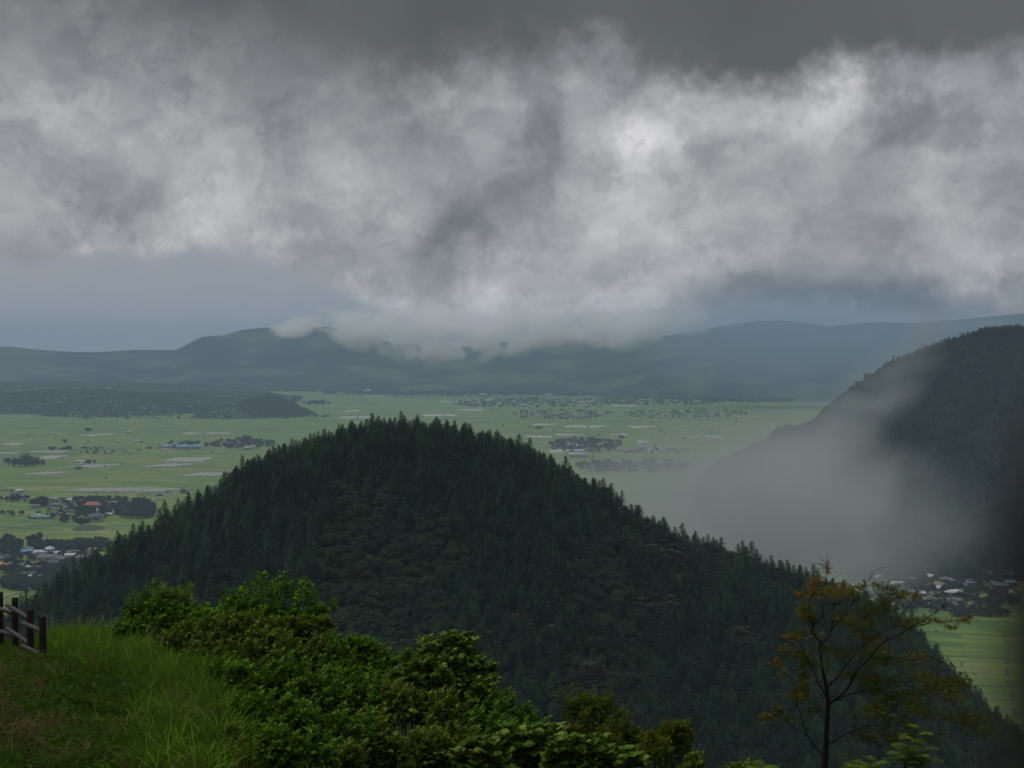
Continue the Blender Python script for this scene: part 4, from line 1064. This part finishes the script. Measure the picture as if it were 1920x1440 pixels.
# ---- shrubs
def leafmat(name, stops, tr=.3): return foliage(name, [(p, (c[0] * (.40 + .72 * p), c[1] * (.40 + .72 * p), c[2] * .32)) for p, c in stops], tr, .6, .12, use_obj=False)
LM = {'glossy': leafmat('glossy_leaves', [(0, (.030, .075, .008)), (.5, (.045, .12, .010)), (.85, (.075, .18, .014)), (1, (.13, .22, .03))]),
      'olive': leafmat('olive_leaves', [(0, (.035, .065, .008)), (.6, (.065, .11, .014)), (1, (.14, .19, .04))]),
      'bright': leafmat('bright_leaves', [(0, (.050, .13, .008)), (.6, (.080, .21, .010)), (1, (.14, .30, .02))]),
      'vine': leafmat('vine_leaves', [(0, (.034, .09, .010)), (.6, (.058, .13, .020)), (.85, (.09, .155, .05)), (1, (.20, .26, .16))], .25),
      'yellow': leafmat('yellow_green_leaves', [(0, (.040, .062, .008)), (.6, (.070, .095, .010)), (1, (.13, .145, .02))]),
      'maple': leafmat('maple_leaves', [(0, (.040, .062, .006)), (.30, (.085, .098, .007)), (.5, (.16, .12, .008)), (.75, (.24, .10, .010)), (1, (.30, .085, .014))], .4),
      'pinnate': leafmat('pinnate_leaves', [(0, (.08, .15, .03)), (1, (.15, .24, .08))], .4)}
def shrub(name, label, group, lobes, mat, leaf=.075, width=1., dens=1.0, spikes=(), seed=0, drop=2.0):
    leaf *= 1.22; width *= 1.08
    """lobes: (px, py, radius px, depth, squash); leaf shells round each lobe, stems below"""
    r_ = np.random.default_rng(seed)
    cs = []
    for (px, py, rp_, D, sq) in lobes:
        if py > 1255:
            while D > 15:
                p = at(px, py, D)
                if p[2] - float(near_z(p[0], p[1])) > .75 * rp_ / F * D: break
                D -= .2
        rp_ *= 1.12
        cs.append((at(px, py, D), rp_ / F * D, sq))
    ctr = np.mean([c[0] for c in cs], 0); low_ = float(near_z(ctr[0], ctr[1])); base = np.array([ctr[0], ctr[1], min(low_, min(c[0][2] - c[1] for c in cs) + .2)])
    o = empty(name, base); tag(o, label, 'shrub', group)
    mb = MB(); st_ = MB()
    parts_ = []
    for (c, r, sq) in cs:
        parts_.append((c - [0, 0, .12 * r], r * .74, sq, .55))
        for k in range(8):
            d = r_.normal(0, 1, 3); d[2] = abs(d[2]) * .9 + .05; d[1] -= .3; d /= np.linalg.norm(d)
            parts_.append((c + d * r * (.55 + .2 * r_.random()) * np.array([1, 1, sq]), r * (.27 + .17 * r_.random()), .85, 1.0))
    for (c, r, sq, df) in parts_:
        n = int(df * dens * 4 * math.pi * r * r / (leaf * leaf) * 1.5) + 30
        d = r_.normal(0, 1, (n, 3)); d /= np.linalg.norm(d, axis=1, keepdims=True)
        bump = .68 + .50 * (fbm(d[:, 0] * 2.6 + seed + 5, d[:, 2] * 2.6 + d[:, 1] * 1.9 + 9, 3, seed) ) + .16 * (r_.random(n) ** 3)
        rad = r * bump * (1 - .45 * (r_.random(n) ** 2.2))
        P = c + d * rad[:, None] * np.array([1, 1, sq]) - base
        N_ = d * .6 + r_.normal(0, .4, (n, 3)) + np.array([0, 0, .9]); D_ = d * .8 + r_.normal(0, .6, (n, 3)) + np.array([0, 0, -.1])
        leaves(mb, P, D_, N_, leaf * (.6 + .7 * r_.random(n)), width, r_)
        # twigs standing out of the outline
        for k in range(int(2.5 * dens + .5)):
            dd = r_.normal(0, 1, 3); dd[2] = abs(dd[2]) + .4; dd /= np.linalg.norm(dd)
            a = c - base + dd * r * .75 * np.array([1, 1, sq]); L = r * (.3 + .35 * r_.random()) + .08; up = dd * .6 + np.array([.1, 0, .7]); e = a + up * L
            st_.tube([a, (a + e) / 2, e], [.006, .004, .002], 4)
            m = 14; t = np.linspace(.1, 1.05, m)[:, None]; PP = a + (e - a) * t; th = np.arange(m) * 2.4
            D2 = np.stack([np.cos(th), np.sin(th), .35 + .0 * th], 1) + up * .4
            leaves(mb, PP, D2, np.stack([np.cos(th) * -.4, np.sin(th) * -.4, np.ones(m)], 1) + r_.normal(0, .2, (m, 3)), leaf * (.75 + .4 * r_.random(m)), width, r_, tint=.5 + .5 * r_.random(m))
        q = c - base; st_.tube([(q[0] * .2, q[1] * .2, -.5), (q[0] * .6, q[1] * .6, q[2] * .4), (q[0], q[1], q[2] + r * sq * .5)], [.035, .025, .008], 6)
    for (px, py, px2, py2, D, wpx) in spikes:      # leafy upright shoots
        a, e = at(px, py, D) - base, at(px2, py2, D + r_.normal(0, .2)) - base; L = np.linalg.norm(e - a); w = wpx / F * D
        st_.tube([a, (a + e) / 2 + r_.normal(0, .03, 3), e], [.012, .008, .003], 5)
        n = int(dens * 2 * math.pi * w * L / (leaf * leaf) * 1.6); t = r_.random(n); th = r_.random(n) * 6.283; rr = w * (.35 + .65 * r_.random(n)) * (1 - .55 * t ** 2)
        u_ = (e - a) / L; s1 = np.cross(u_, [0, 1, .01]); s1 /= np.linalg.norm(s1); s2 = np.cross(u_, s1)
        rd = np.cos(th)[:, None] * s1 + np.sin(th)[:, None] * s2
        P = a + (e - a) * t[:, None] + rd * rr[:, None]
        leaves(mb, P, rd + u_ * .5 + r_.normal(0, .3, (n, 3)), u_ + rd * .3 + r_.normal(0, .35, (n, 3)), leaf * (.7 + .6 * r_.random(n)), width, r_)
    link('foliage', mb.mesh('foliage', mat), o); link('stems', st_.mesh('stems', M['stem'], True), o)
    return o, base
SG = 'shrubs on the bank in the foreground'
shrub('shrub', 'round dense bush with pale flower heads at the end of the grass crest', SG, [(285, 1150, 46, 34, .9), (325, 1142, 40, 33.5, .95), (255, 1168, 36, 34, .8), (345, 1165, 40, 33, .8), (300, 1180, 48, 33, .7), (240, 1190, 28, 33, .7)], LM['glossy'], .075, 1, 1, [(310, 1130, 309, 1102, 33.5, 6)], 1)
shrub('shrub', 'bush with tall leafy upright shoots standing above the others', SG, [(430, 1162, 32, 31, .8), (480, 1165, 36, 31, .8), (560, 1168, 32, 31, .7), (395, 1168, 28, 31.5, .8), (520, 1170, 36, 31, .7), (598, 1156, 13, 31, .7)],
      LM['bright'], .07, 1, 1.0, [(488, 1130, 491, 1074, 31, 15), (505, 1120, 508, 1100, 31, 15), (472, 1125, 470, 1090, 31.3, 13), (524, 1125, 529, 1072, 31, 14), (540, 1120, 545, 1092, 31, 10), (512, 1130, 515, 1088, 31.5, 13),
      (570, 1140, 570, 1084, 30.8, 16), (582, 1135, 588, 1098, 30.8, 12), (430, 1130, 426, 1103, 31, 11), (448, 1130, 455, 1104, 31, 12), (588, 1152, 628, 1130, 30.6, 14), (560, 1130, 556, 1105, 31, 12)], 2)
shrub('shrub', 'low olive bush filling the hollow between round bush and upright shoots', SG, [(370, 1200, 46, 30, .8), (420, 1200, 50, 29.5, .8), (330, 1215, 40, 30, .6), (395, 1235, 48, 29, .7), (470, 1195, 46, 29.5, .8)], LM['olive'], .065, 1, 1, (), 3)
shrub('shrub', 'broad olive-green bush with yellowish tips at the middle of the bank', SG, [(530, 1215, 52, 29, .8), (570, 1205, 46, 29, .85), (605, 1235, 46, 28.5, .8), (480, 1235, 48, 28.5, .8), (545, 1250, 56, 28, .7), (600, 1190, 26, 29, .8)], LM['olive'], .08, 1, 1,
      [(560, 1190, 557, 1165, 29, 9), (595, 1200, 594, 1182, 29, 9), (505, 1200, 500, 1180, 29, 8)], 4)
shrub('shrub', 'spreading leafy bush crowned with small pale flower heads', SG, [(650, 1245, 40, 28, .8), (690, 1250, 40, 28, .8), (640, 1280, 52, 27.5, .8), (700, 1285, 50, 27.5, .8), (740, 1265, 34, 28, .8), (670, 1225, 26, 28, .8)], LM['glossy'], .075, 1, 1,
      [(655, 1225, 652, 1203, 28, 8), (682, 1230, 685, 1208, 28, 8), (630, 1215, 628, 1190, 28, 8)], 5)
shrub('shrub', 'vine-covered round bush standing tallest at the right of the thicket', SG, [(800, 1255, 44, 27, .95), (850, 1250, 46, 27, .95), (890, 1280, 40, 27, .9), (830, 1295, 56, 26.5, .9), (780, 1290, 46, 26.5, .9), (900, 1320, 44, 26.5, .9), (862, 1225, 24, 27, .9)], LM['vine'], .10, 1.35, 1,
      [(762, 1240, 757, 1215, 27, 7), (855, 1220, 852, 1204, 27, 9)], 6)
shrub('shrub', 'shaded glossy bush in the middle of the thicket below the flowering bush', SG, [(480, 1290, 56, 27, .8), (550, 1300, 58, 26.5, .8), (620, 1320, 58, 26, .8), (430, 1275, 38, 27.5, .7), (690, 1335, 58, 26, .8)], LM['glossy'], .08, 1, 1, (), 7)
shrub('shrub', 'dark low bush at the foot of the thicket beside the long grass', SG, [(480, 1350, 50, 25, .8), (550, 1365, 58, 24.5, .8), (630, 1385, 58, 24, .8), (500, 1410, 50, 23.5, .7), (575, 1425, 55, 23, .7)], LM['glossy'], .075, 1, .9, (), 8)
shrub('shrub', 'dark leafy mass filling the bottom of the thicket under the vine-covered bush', SG, [(760, 1350, 60, 25.5, .8), (830, 1370, 60, 25, .8), (700, 1400, 60, 24, .8), (780, 1425, 62, 23.5, .8), (860, 1420, 56, 23.5, .8), (650, 1445, 50, 23, .8)], LM['olive'], .08, 1, 1, (), 9)
shrub('shrub', 'sloping bush with cream flowers on the right edge of the thicket', SG, [(940, 1345, 40, 26, .8), (975, 1370, 42, 26, .8), (910, 1375, 48, 25.5, .8), (1010, 1385, 34, 26, .7), (950, 1400, 50, 25, .7)], LM['glossy'], .075, 1, 1, [(945, 1320, 950, 1300, 26, 8), (985, 1350, 990, 1325, 26, 8)], 10)
shrub('shrub', 'big-leaved climbing vine sprawling along the bottom edge of the picture', SG, [(960, 1420, 44, 23.5, .7), (1020, 1405, 34, 23.5, .7), (1050, 1430, 40, 23, .7), (1110, 1435, 44, 23, .6), (905, 1440, 46, 23, .7), (1160, 1448, 36, 23, .6)], LM['vine'], .13, 1.5, 1.1, (), 11)
shrub('shrub', 'yellow-green feathery bush rising behind the sprawling vine', SG, [(1085, 1350, 34, 29, 1.1), (1120, 1345, 36, 29, 1), (1150, 1370, 34, 29, .9), (1090, 1390, 40, 28.5, .9), (1140, 1400, 40, 28.5, .8), (1185, 1395, 26, 29, .8)], LM['yellow'], .085, .42, .8,
      [(1075, 1350, 1045, 1290, 29, 9), (1085, 1330, 1078, 1282, 29, 10), (1110, 1330, 1105, 1298, 29, 9), (1130, 1340, 1150, 1310, 29, 9), (1160, 1360, 1190, 1335, 29, 9)], 12)
shrub('shrub', 'small yellow-green narrow-leaved bush, last of the thicket on the right', SG, [(1250, 1385, 26, 28, .8), (1275, 1378, 20, 28, .8), (1225, 1400, 22, 28, .8), (1270, 1400, 26, 28, .7), (1230, 1425, 34, 27.5, .7)], LM['yellow'], .085, .42, .9, [(1270, 1370, 1262, 1352, 28, 7), (1285, 1375, 1290, 1358, 28, 7)], 13)
shrub('shrub', 'dark weedy bush in the bottom corner of the thicket beside the grass', SG, [(430, 1390, 30, 24.5, .6), (445, 1430, 36, 23.5, .6), (400, 1345, 22, 26.5, .6)], LM['olive'], .06, .8, .9, (), 14)
shrub('shrub', 'low dim bush between the sprawling vine and the bare maple trunk', SG, [(1180, 1440, 36, 26, .7), (1290, 1450, 34, 26.5, .6), (1390, 1462, 30, 27, .6)], LM['olive'], .07, .8, .9, (), 15)

# pale flower heads, each a spray held above the leaves
def flower(px, py, D, label):
    P = at(px, py, D); o = empty('flower_head', P - np.array([0, 0, .25])); tag(o, label, 'flower head', 'pale flower heads over the shrubs')
    r_ = np.random.default_rng(int(px * 7 + py)); mb = MB(); m = 60
    d = r_.normal(0, 1, (m, 3)) * np.array([.04, .04, .055]) + np.array([0, 0, .25])
    v, f = sprays(d, r_.normal(0, 1, (m, 3)) + np.array([0, 0, .6]), r_.normal(0, 1, (m, 3)), np.full(m, .03), np.full(m, .025)); mb.add(v, f, 0, np.repeat(r_.random(m), 4))
    link('petals', mb.mesh('petals', M['plume']), o)
    s2 = MB(); s2.tube([(0, 0, 0), (.01, 0, .12), (0, 0, .27)], .004, 4); link('stalk', s2.mesh('stalk', M['stem']), o)
for (px, py, D, lb) in [(308, 1100, 33, 'pale green flower head on top of the round bush'), (290, 1112, 33, 'cream flower head left of the round bush top'), (343, 1113, 33, 'cream flower head right of the round bush top'), (360, 1122, 32.6, 'cream flower head at the right shoulder of the round bush'),
                        (216, 1167, 33, 'cream flower head at the left foot of the round bush'), (592, 1187, 28.5, 'pale flower head on the broad olive bush'), (537, 1259, 27.2, 'yellowish flower head low in the middle of the thicket'), (753, 1245, 27, 'cream flower head left of the vine-covered bush'),
                        (768, 1296, 25.6, 'cream flower head low on the vine-covered bush'), (925, 1290, 26.2, 'cream flower head at the right shoulder of the vine-covered bush'), (950, 1352, 25.4, 'upper of two cream flower heads on the sloping bush'), (958, 1362, 25.2, 'lower right of two cream flower heads on the sloping bush'),
                        (933, 1362, 25.3, 'lower left cream flower head on the sloping bush'), (525, 1290, 26, 'dim flower head in the shaded glossy bush'), (484, 1248, 27.5, 'small white flower head near the arching reeds')]:
    flower(px, py, D, lb)

# ---- the maple on the right
def maple():
    D0 = 28.0
    r_ = np.random.default_rng(3)
    b0 = at(1547, 1440, D0); gz = float(near_z(b0[0], D0)); base = np.array([b0[0], D0, gz])
    o = empty('maple_tree', base); tag(o, 'slender young maple with orange and yellow-green leaves turning, in front of the hill', 'tree')
    tr = MB()
    def A(px, py, dd=0.): return at(px, py, D0 + dd) - base
    tr.tube([np.array([0, 0, -.4]), A(1547, 1440), A(1550, 1367), A(1553, 1321), A(1550, 1290), A(1542, 1254), A(1537, 1214)], [.085, .06, .052, .046, .038, .032, .026], 9)
    trk = link('trunk', tr.mesh('trunk', M['maple_bark'], True), o)
    limbs = [([(1537, 1214, 0), (1528, 1192, -.1), (1525, 1171, -.2), (1542, 1156, -.2), (1540, 1125, -.3), (1550, 1085, -.3), (1552, 1062, -.3)], .02),
             ([(1525, 1171, -.2), (1515, 1150, -.4), (1520, 1120, -.5), (1530, 1090, -.6)], .012),
             ([(1537, 1214, 0), (1559, 1183, .2), (1571, 1168, .3), (1595, 1134, .4), (1614, 1101, .5), (1640, 1070, .5)], .02),
             ([(1559, 1183, .2), (1560, 1150, .1), (1572, 1120, 0), (1580, 1100, 0)], .011),
             ([(1550, 1290, 0), (1583, 1250, .4), (1614, 1214, .6), (1628, 1190, .7), (1640, 1150, .8), (1660, 1110, .8)], .022),
             ([(1614, 1214, .6), (1650, 1190, .3), (1690, 1150, 0), (1720, 1110, 0)], .012),
             ([(1553, 1321, 0), (1571, 1309, -.2), (1595, 1281, -.5), (1632, 1232, -.8), (1663, 1199, -1.), (1705, 1177, -1.2), (1767, 1140, -1.5), (1810, 1115, -1.5)], .024),
             ([(1705, 1177, -1.2), (1755, 1165, -1.3), (1810, 1162, -1.5)], .010),
             ([(1595, 1281, -.5), (1614, 1240, -.9), (1620, 1200, -1.2)], .010),
             ([(1551, 1310, 0), (1534, 1281, -.3), (1519, 1244, -.5), (1501, 1208, -.8), (1482, 1195, -1)], .016),
             ([(1519, 1244, -.5), (1500, 1232, -.6), (1475, 1225, -.8), (1455, 1243, -.9)], .009),
             ([(1546, 1420, 0), (1513, 1379, -.4), (1501, 1336, -.6), (1495, 1312, -.7), (1488, 1280, -.8)], .014),
             ([(1513, 1379, -.4), (1470, 1350, -.6), (1425, 1345, -.8)], .008),
             ([(1549, 1395, 0), (1571, 1385, .2), (1608, 1367, .5), (1644, 1360, .7), (1700, 1350, .9), (1770, 1330, 1.2)], .018),
             ([(1571, 1309, -.2), (1614, 1296, .3), (1660, 1293, .6), (1730, 1270, 1.), (1790, 1280, 1.3), (1840, 1310, 1.4)], .016),
             ([(1632, 1232, -.8), (1690, 1240, -.4), (1740, 1230, 0), (1790, 1250, 0)], .012),
             ([(1608, 1367, .5), (1650, 1400, .4), (1720, 1390, .5), (1800, 1370, .6)], .010)]
    ends = []
    for pts, r0 in limbs:
        mb = MB(); P = np.array([A(*p) for p in pts]); Q = [P[0]]
        for i in range(len(P) - 1):
            for s_ in (.5, 1.): Q.append(P[i] * (1 - s_) + P[i + 1] * s_ + r_.normal(0, .025, 3) * (s_ < 1))
        Q = np.array(Q); mb.tube(Q, np.linspace(r0, .004, len(Q)), 6)
        for k in range(len(Q) * 2):      # twigs
            i = int(r_.integers(1, len(Q))); d = r_.normal(0, 1, 3); d[2] = abs(d[2]) * .6; d /= np.linalg.norm(d); L = .2 + .35 * r_.random()
            e = Q[i] + d * L; mb.tube([Q[i], Q[i] + d * L * .5 + [0, 0, .03], e], [.005, .004, .002], 4); ends.append(e)
        link('limb', mb.mesh('limb', M['maple_bark'], True), trk)
    fol = MB()
    # palmate leaf: five narrow lobes
    pv = [(0, 0, 0)]; pf = []
    for a in (-75, -38, 0, 38, 75):
        L = 1 - abs(a) / 220; c, s_ = math.cos(R(a)), math.sin(R(a)); n0 = len(pv)
        for (x, y, z) in ((-.10, .5, .02), (.10, .5, .02), (0, 1, -.08)):
            pv.append(((x * c + y * s_) * L, (-x * s_ + y * c) * L, z))
        pf += [(0, n0 + 1, n0), (n0, n0 + 1, n0 + 2)]
    pv = np.array(pv); pf = np.array(pf)
    blobs = [(1550, 1068, 8, 10, 40, .9), (1530, 1090, 12, 12, 60, .85), (1562, 1110, 26, 11, 150, .8), (1580, 1100, 14, 8, 50, .8), (1498, 1113, 6, 5, 30, .8), (1528, 1112, 12, 12, 60, .75), (1645, 1097, 12, 5, 40, .55), (1608, 1102, 10, 6, 40, .75),
             (1512, 1140, 14, 14, 90, .6), (1520, 1160, 16, 10, 90, .45), (1505, 1150, 12, 6, 40, .6), (1590, 1165, 26, 7, 110, .5), (1575, 1150, 14, 8, 60, .35), (1610, 1178, 22, 8, 80, .3), (1640, 1145, 32, 14, 200, .2), (1665, 1130, 24, 12, 120, .3), (1622, 1160, 20, 10, 80, .25), (1600, 1112, 16, 8, 60, .5),
             (1690, 1115, 20, 7, 80, .5), (1720, 1117, 10, 5, 30, .75), (1670, 1105, 18, 8, 70, .3), (1725, 1162, 18, 6, 60, .4), (1757, 1164, 17, 5, 60, .8), (1807, 1163, 15, 5, 60, .85), (1780, 1175, 13, 5, 40, .5), (1700, 1170, 20, 12, 100, .3),
             (1485, 1195, 18, 5, 60, .75), (1500, 1188, 12, 9, 60, .45), (1472, 1215, 10, 5, 30, .65), (1475, 1226, 9, 8, 30, .4), (1500, 1225, 22, 7, 90, .35), (1510, 1240, 12, 9, 60, .35), (1505, 1262, 11, 14, 110, .40), (1503, 1290, 14, 14, 160, .48), (1500, 1306, 16, 6, 80, .6), (1457, 1243, 10, 8, 50, .8), (1468, 1262, 7, 8, 25, .6),
             (1435, 1345, 14, 5, 50, .6), (1460, 1335, 8, 10, 50, .4), (1475, 1350, 8, 6, 30, .35), (1530, 1330, 16, 8, 70, .25), (1545, 1215, 14, 5, 40, .3), (1565, 1218, 20, 10, 90, .2), (1578, 1228, 16, 10, 70, .2), (1530, 1190, 10, 5, 30, .5), (1530, 1245, 10, 6, 20, .3), (1585, 1265, 15, 6, 40, .25), (1600, 1340, 18, 6, 50, .2), (1548, 1250, 10, 5, 20, .3),
             (1605, 1265, 20, 7, 70, .35), (1640, 1270, 28, 8, 90, .25)]
    for k in range(75):     # the fuller right half
        px = 1625 + 235 * r_.random() ** (1.1 + .5 * r_.random()); py = 1180 + 210 * r_.random()
        if py < 1185 + (px - 1625) * .42 or py > 1420 - (px - 1700) * .25: continue
        blobs.append((px, py, 16 + 16 * r_.random(), 6 + 6 * r_.random(), 75, .15 + .4 * r_.random()))
    for (px, py, rx, ry, n, t0) in blobs:
        c = A(px, py, r_.normal(0, .6)); k = D0 / F; n = int(n * 1.15); t0 = t0 * .75
        P = c + r_.normal(0, .6, (n, 3)) * np.array([rx * k, rx * k * .9, ry * k])
        leaves(fol, P, r_.normal(0, 1, (n, 3)) + np.array([0, 0, -.35]), r_.normal(0, .5, (n, 3)) + np.array([0, 0, 1]), .055 + .035 * r_.random(n), 1, r_, tint=np.clip(t0 + r_.normal(0, .12, n), 0, 1), V0=pv, F0=pf)
        near_ = min(ends, key=lambda e: np.linalg.norm(e - c))
        tw = MB() if False else None
    link('foliage', fol.mesh('foliage', LM['maple']), o)
maple()

# ---- pinnate sapling at the bottom right
def sapling(px, py, D, tips, label):
    b0 = at(px, py, D); gz = float(near_z(b0[0], D)); base = np.array([b0[0], D, gz]); o = empty('sapling', base); tag(o, label, 'sapling', 'young light green saplings')
    st_ = MB(); fo = MB(); r_ = np.random.default_rng(int(px))
    st_.tube([(0, 0, -.2), b0 - base], [.02, .012], 6)
    for (tx, ty) in tips:
        a = b0 - base; e = at(tx, ty, D + r_.normal(0, .3)) - base; m_ = (a + e) / 2 + r_.normal(0, .06, 3)
        st_.tube([a, m_, e], [.009, .006, .002], 5)
        for k in range(7):
            t = .3 + .7 * k / 6; c = a * (1 - t) + e * t; th = k * 2.4; d = np.array([math.cos(th), math.sin(th) * .6, .5]); L = .26
            n = 18; s_ = np.linspace(.1, 1, n)[:, None]; P = c + d * L * s_ - np.array([0, 0, .10]) * s_ ** 2
            sd = np.cross(d, [0, 0, 1]); sgn = np.where(np.arange(n) % 2 == 0, 1, -1)[:, None]
            leaves(fo, P, sd * sgn + d * .5 - np.array([0, 0, .2]), np.tile([0, 0, 1.], (n, 1)) + r_.normal(0, .15, (n, 3)), .10, .45, r_)
    link('stem', st_.mesh('stem', M['stem'], True), o); link('leaves', fo.mesh('leaves', LM['pinnate']), o)
sapling(1695, 1445, 24, [(1722, 1368), (1705, 1385), (1735, 1400), (1690, 1405), (1745, 1425), (1715, 1415)], 'light green sapling with drooping feathery leaves at the bottom right')
sapling(1625, 1455, 24, [(1615, 1435), (1640, 1428), (1600, 1440)], 'tip of a small bright green sapling left of the feathery one')
sapling(1427, 1460, 24, [(1425, 1438), (1432, 1436)], 'single bright green sprig at the bottom edge left of the maple trunk')

# ================================================================== AIR
def volmat(name, color, dens, nodes=None, aniso=.0):
    m_ = bpy.data.materials.new(name); m_.use_nodes = True; q = NB(m_.node_tree); q.n.clear()
    out = q.n.new('ShaderNodeOutputMaterial'); pv_ = q.n.new('ShaderNodeVolumePrincipled')
    pv_.inputs['Color'].default_value = c4(color); pv_.inputs['Anisotropy'].default_value = aniso
    pv_.inputs['Density'].default_value = dens
    if nodes: q.put(pv_.inputs['Density'], nodes(q))
    q.l.new(pv_.outputs[0], out.inputs['Volume'])
    return m_
hz = MB(); hz.box((0, 6000, 235), (26000, 19000, 484)); hm = hz.mesh('haze', volmat('haze_air', (.51, .66, .88), 7.6e-5))
tag(link('haze', hm), kind='stuff')

def blobdomain(name, c, r, mat, label, res=24, cat='cloud'):
    """closed ellipsoid hull holding a cloud of uneven density"""
    mb = MB(); th = np.linspace(0, 2 * np.pi, res, endpoint=False); ph = np.linspace(-np.pi / 2, np.pi / 2, res // 2 + 1)[1:-1]
    v = [(0, 0, -1)] + [(math.cos(p) * math.cos(t), math.cos(p) * math.sin(t), math.sin(p)) for p in ph for t in th] + [(0, 0, 1)]
    f4 = [[1 + i * res + j, 1 + i * res + (j + 1) % res, 1 + (i + 1) * res + (j + 1) % res, 1 + (i + 1) * res + j] for i in range(len(ph) - 1) for j in range(res)]
    L = 1 + (len(ph) - 1) * res; f3 = [[0, 1 + (j + 1) % res, 1 + j] for j in range(res)] + [[len(v) - 1, L + j, L + (j + 1) % res] for j in range(res)]
    me = mesh(name, np.array(v), [np.array(f4), np.array(f3)], mat)
    o = link(name, me, None, c); o.scale = r
    return tag(o, label, cat, kind='stuff')
def soft(q, dens, nscale, thr=.45, gain=3., edge=1.0, stretch=(1, 1, 1), rot=(0, 0, 0), detail=5, wp=.55):
    oc = objcoord(q); P = q.mapping(position(q), rot=rot, sc=stretch)
    warp = q.vm('ADD', oc, q.scale(q.vm('SUBTRACT', q.noise(P, nscale * .8, 5, .65, color=True), half), wp))
    r_ = q.vm('LENGTH', warp, out=1)
    fall = q.mapr(r_, .25, .95, 1, 0, True)
    n = q.noise(P, nscale, detail, .6)
    d = q.m('MULTIPLY', q.m('SUBTRACT', n, thr), gain, clamp=True)
    hard = q.mapr(q.vm('LENGTH', oc, out=1), .85, 1.0, 1, 0)
    return q.m('MULTIPLY', q.m('MULTIPLY', q.m('MULTIPLY', fall, q.m('POWER', d, edge)), hard), dens)
MISTC = (.575, .60, .62)
def mist(c, r, dens, nscale, label, rot=(0, 0, 0), thr=.4, gain=3., stretch=(1, 1, 1), orot=None):
    o = blobdomain('mist', c, r, volmat('mist_vapour', MISTC, dens, lambda q: soft(q, dens * 1.15, nscale, thr, gain, 1, stretch, rot, 7, 1.0)), label, cat='mist')
    if orot: o.rotation_euler = orot
    return o
c_ = at(1330, 965, 1350); mist(c_, (300, 260, 106), .0070, .0055, 'pale mist bank lying in the gap between the two hills', thr=.16, gain=2.2)
c_ = at(1440, 950, 1480); mist(c_, (165, 150, 116), .0105, .0075, 'dense grey heart of the mist between the two hills', thr=.26, gain=2.5, orot=(0, R(-35), 0))
DG = (0, R(-52), 0)
c_ = at(1505, 850, 1600); mist(c_, (125, 120, 56), .0050, .009, 'broad wisp of mist leaning up from the mist bank', thr=.34, gain=4, orot=DG, rot=(0, R(52), 0), stretch=(.6, 1, 1.3))
c_ = at(1600, 775, 1700); mist(c_, (130, 120, 48), .0075, .014, 'ragged wisp of mist climbing the flank of the steep hill', thr=.40, gain=5, orot=DG, rot=(0, R(52), 0), stretch=(.5, 1, 1.4))
c_ = at(1690, 725, 1800); mist(c_, (110, 100, 38), .0060, .013, 'thin high wisp of mist below the ridge of the steep hill', thr=.42, gain=5, orot=(0, R(-60), 0), rot=(0, R(60), 0), stretch=(.5, 1, 1.4))
c_ = at(1625, 990, 1600); mist(c_, (100, 90, 36), .0060, .012, 'thin upright wisp of mist in front of the steep hill', thr=.42, gain=5, orot=(0, R(-72), 0), rot=(0, R(72), 0), stretch=(.5, 1, 1.4))
c_ = at(1560, 1075, 1750); mist(c_, (150, 200, 45), .0045, .007, 'faint low mist over the fields at the foot of the steep hill', thr=.2, gain=2.5)
c_ = at(1735, 622, 2600); mist(c_, (95, 100, 48), .0080, .012, 'small bright wisp of cloud touching the ridge of the steep hill', thr=.42, gain=6, orot=(0, R(-50), 0))

# cloud lying on the far mountains
def cloudbank():
    L = [(545, 616, 38, 17, 'leftmost tongue'), (615, 600, 62, 22, 'bright lobe beside the leftmost tongue'), (690, 616, 66, 40, 'wide bright lobe left of centre'), (790, 626, 84, 52, 'lowest hanging bright lobe'), (880, 634, 66, 44, 'lobe right of the lowest one'),
         (965, 620, 76, 46, 'pale lobe near the middle'), (1070, 612, 92, 42, 'pale lobe right of the middle'), (1180, 618, 80, 36, 'ragged lobe over the wooded hamlet'), (1280, 604, 84, 24, 'thin grey lobe on the right')]
    for k, (px, py, rx, ry, w) in enumerate(L):
        D = 8900 - k * 110; c = at(px, py, D); m_ = D / F * 1.35
        mt = volmat('ridge_cloud', (.992, .978, .988), .02, lambda q: soft(q, .022, .0060, .42, 6, 1, (1, .6, 1.2), (0, R(30), 0), 8), .2)
        blobdomain('cloud', c, (rx * m_, 300, ry * m_), mt, 'low cloud on the far ridge, ' + w)
cloudbank()
# rain haze hanging before the mountains on the right
c_ = at(1560, 625, 6900)
blobdomain('rain_haze', c_, (1350, 500, 430), volmat('rain_haze', (.46, .57, .74), .0016, lambda q: soft(q, .0028, .0016, .1, 2, 1, (1, 1, .5), (0, 0, 0), 4, .4)), 'blue-grey rain haze before the far mountains on the right', cat='haze')
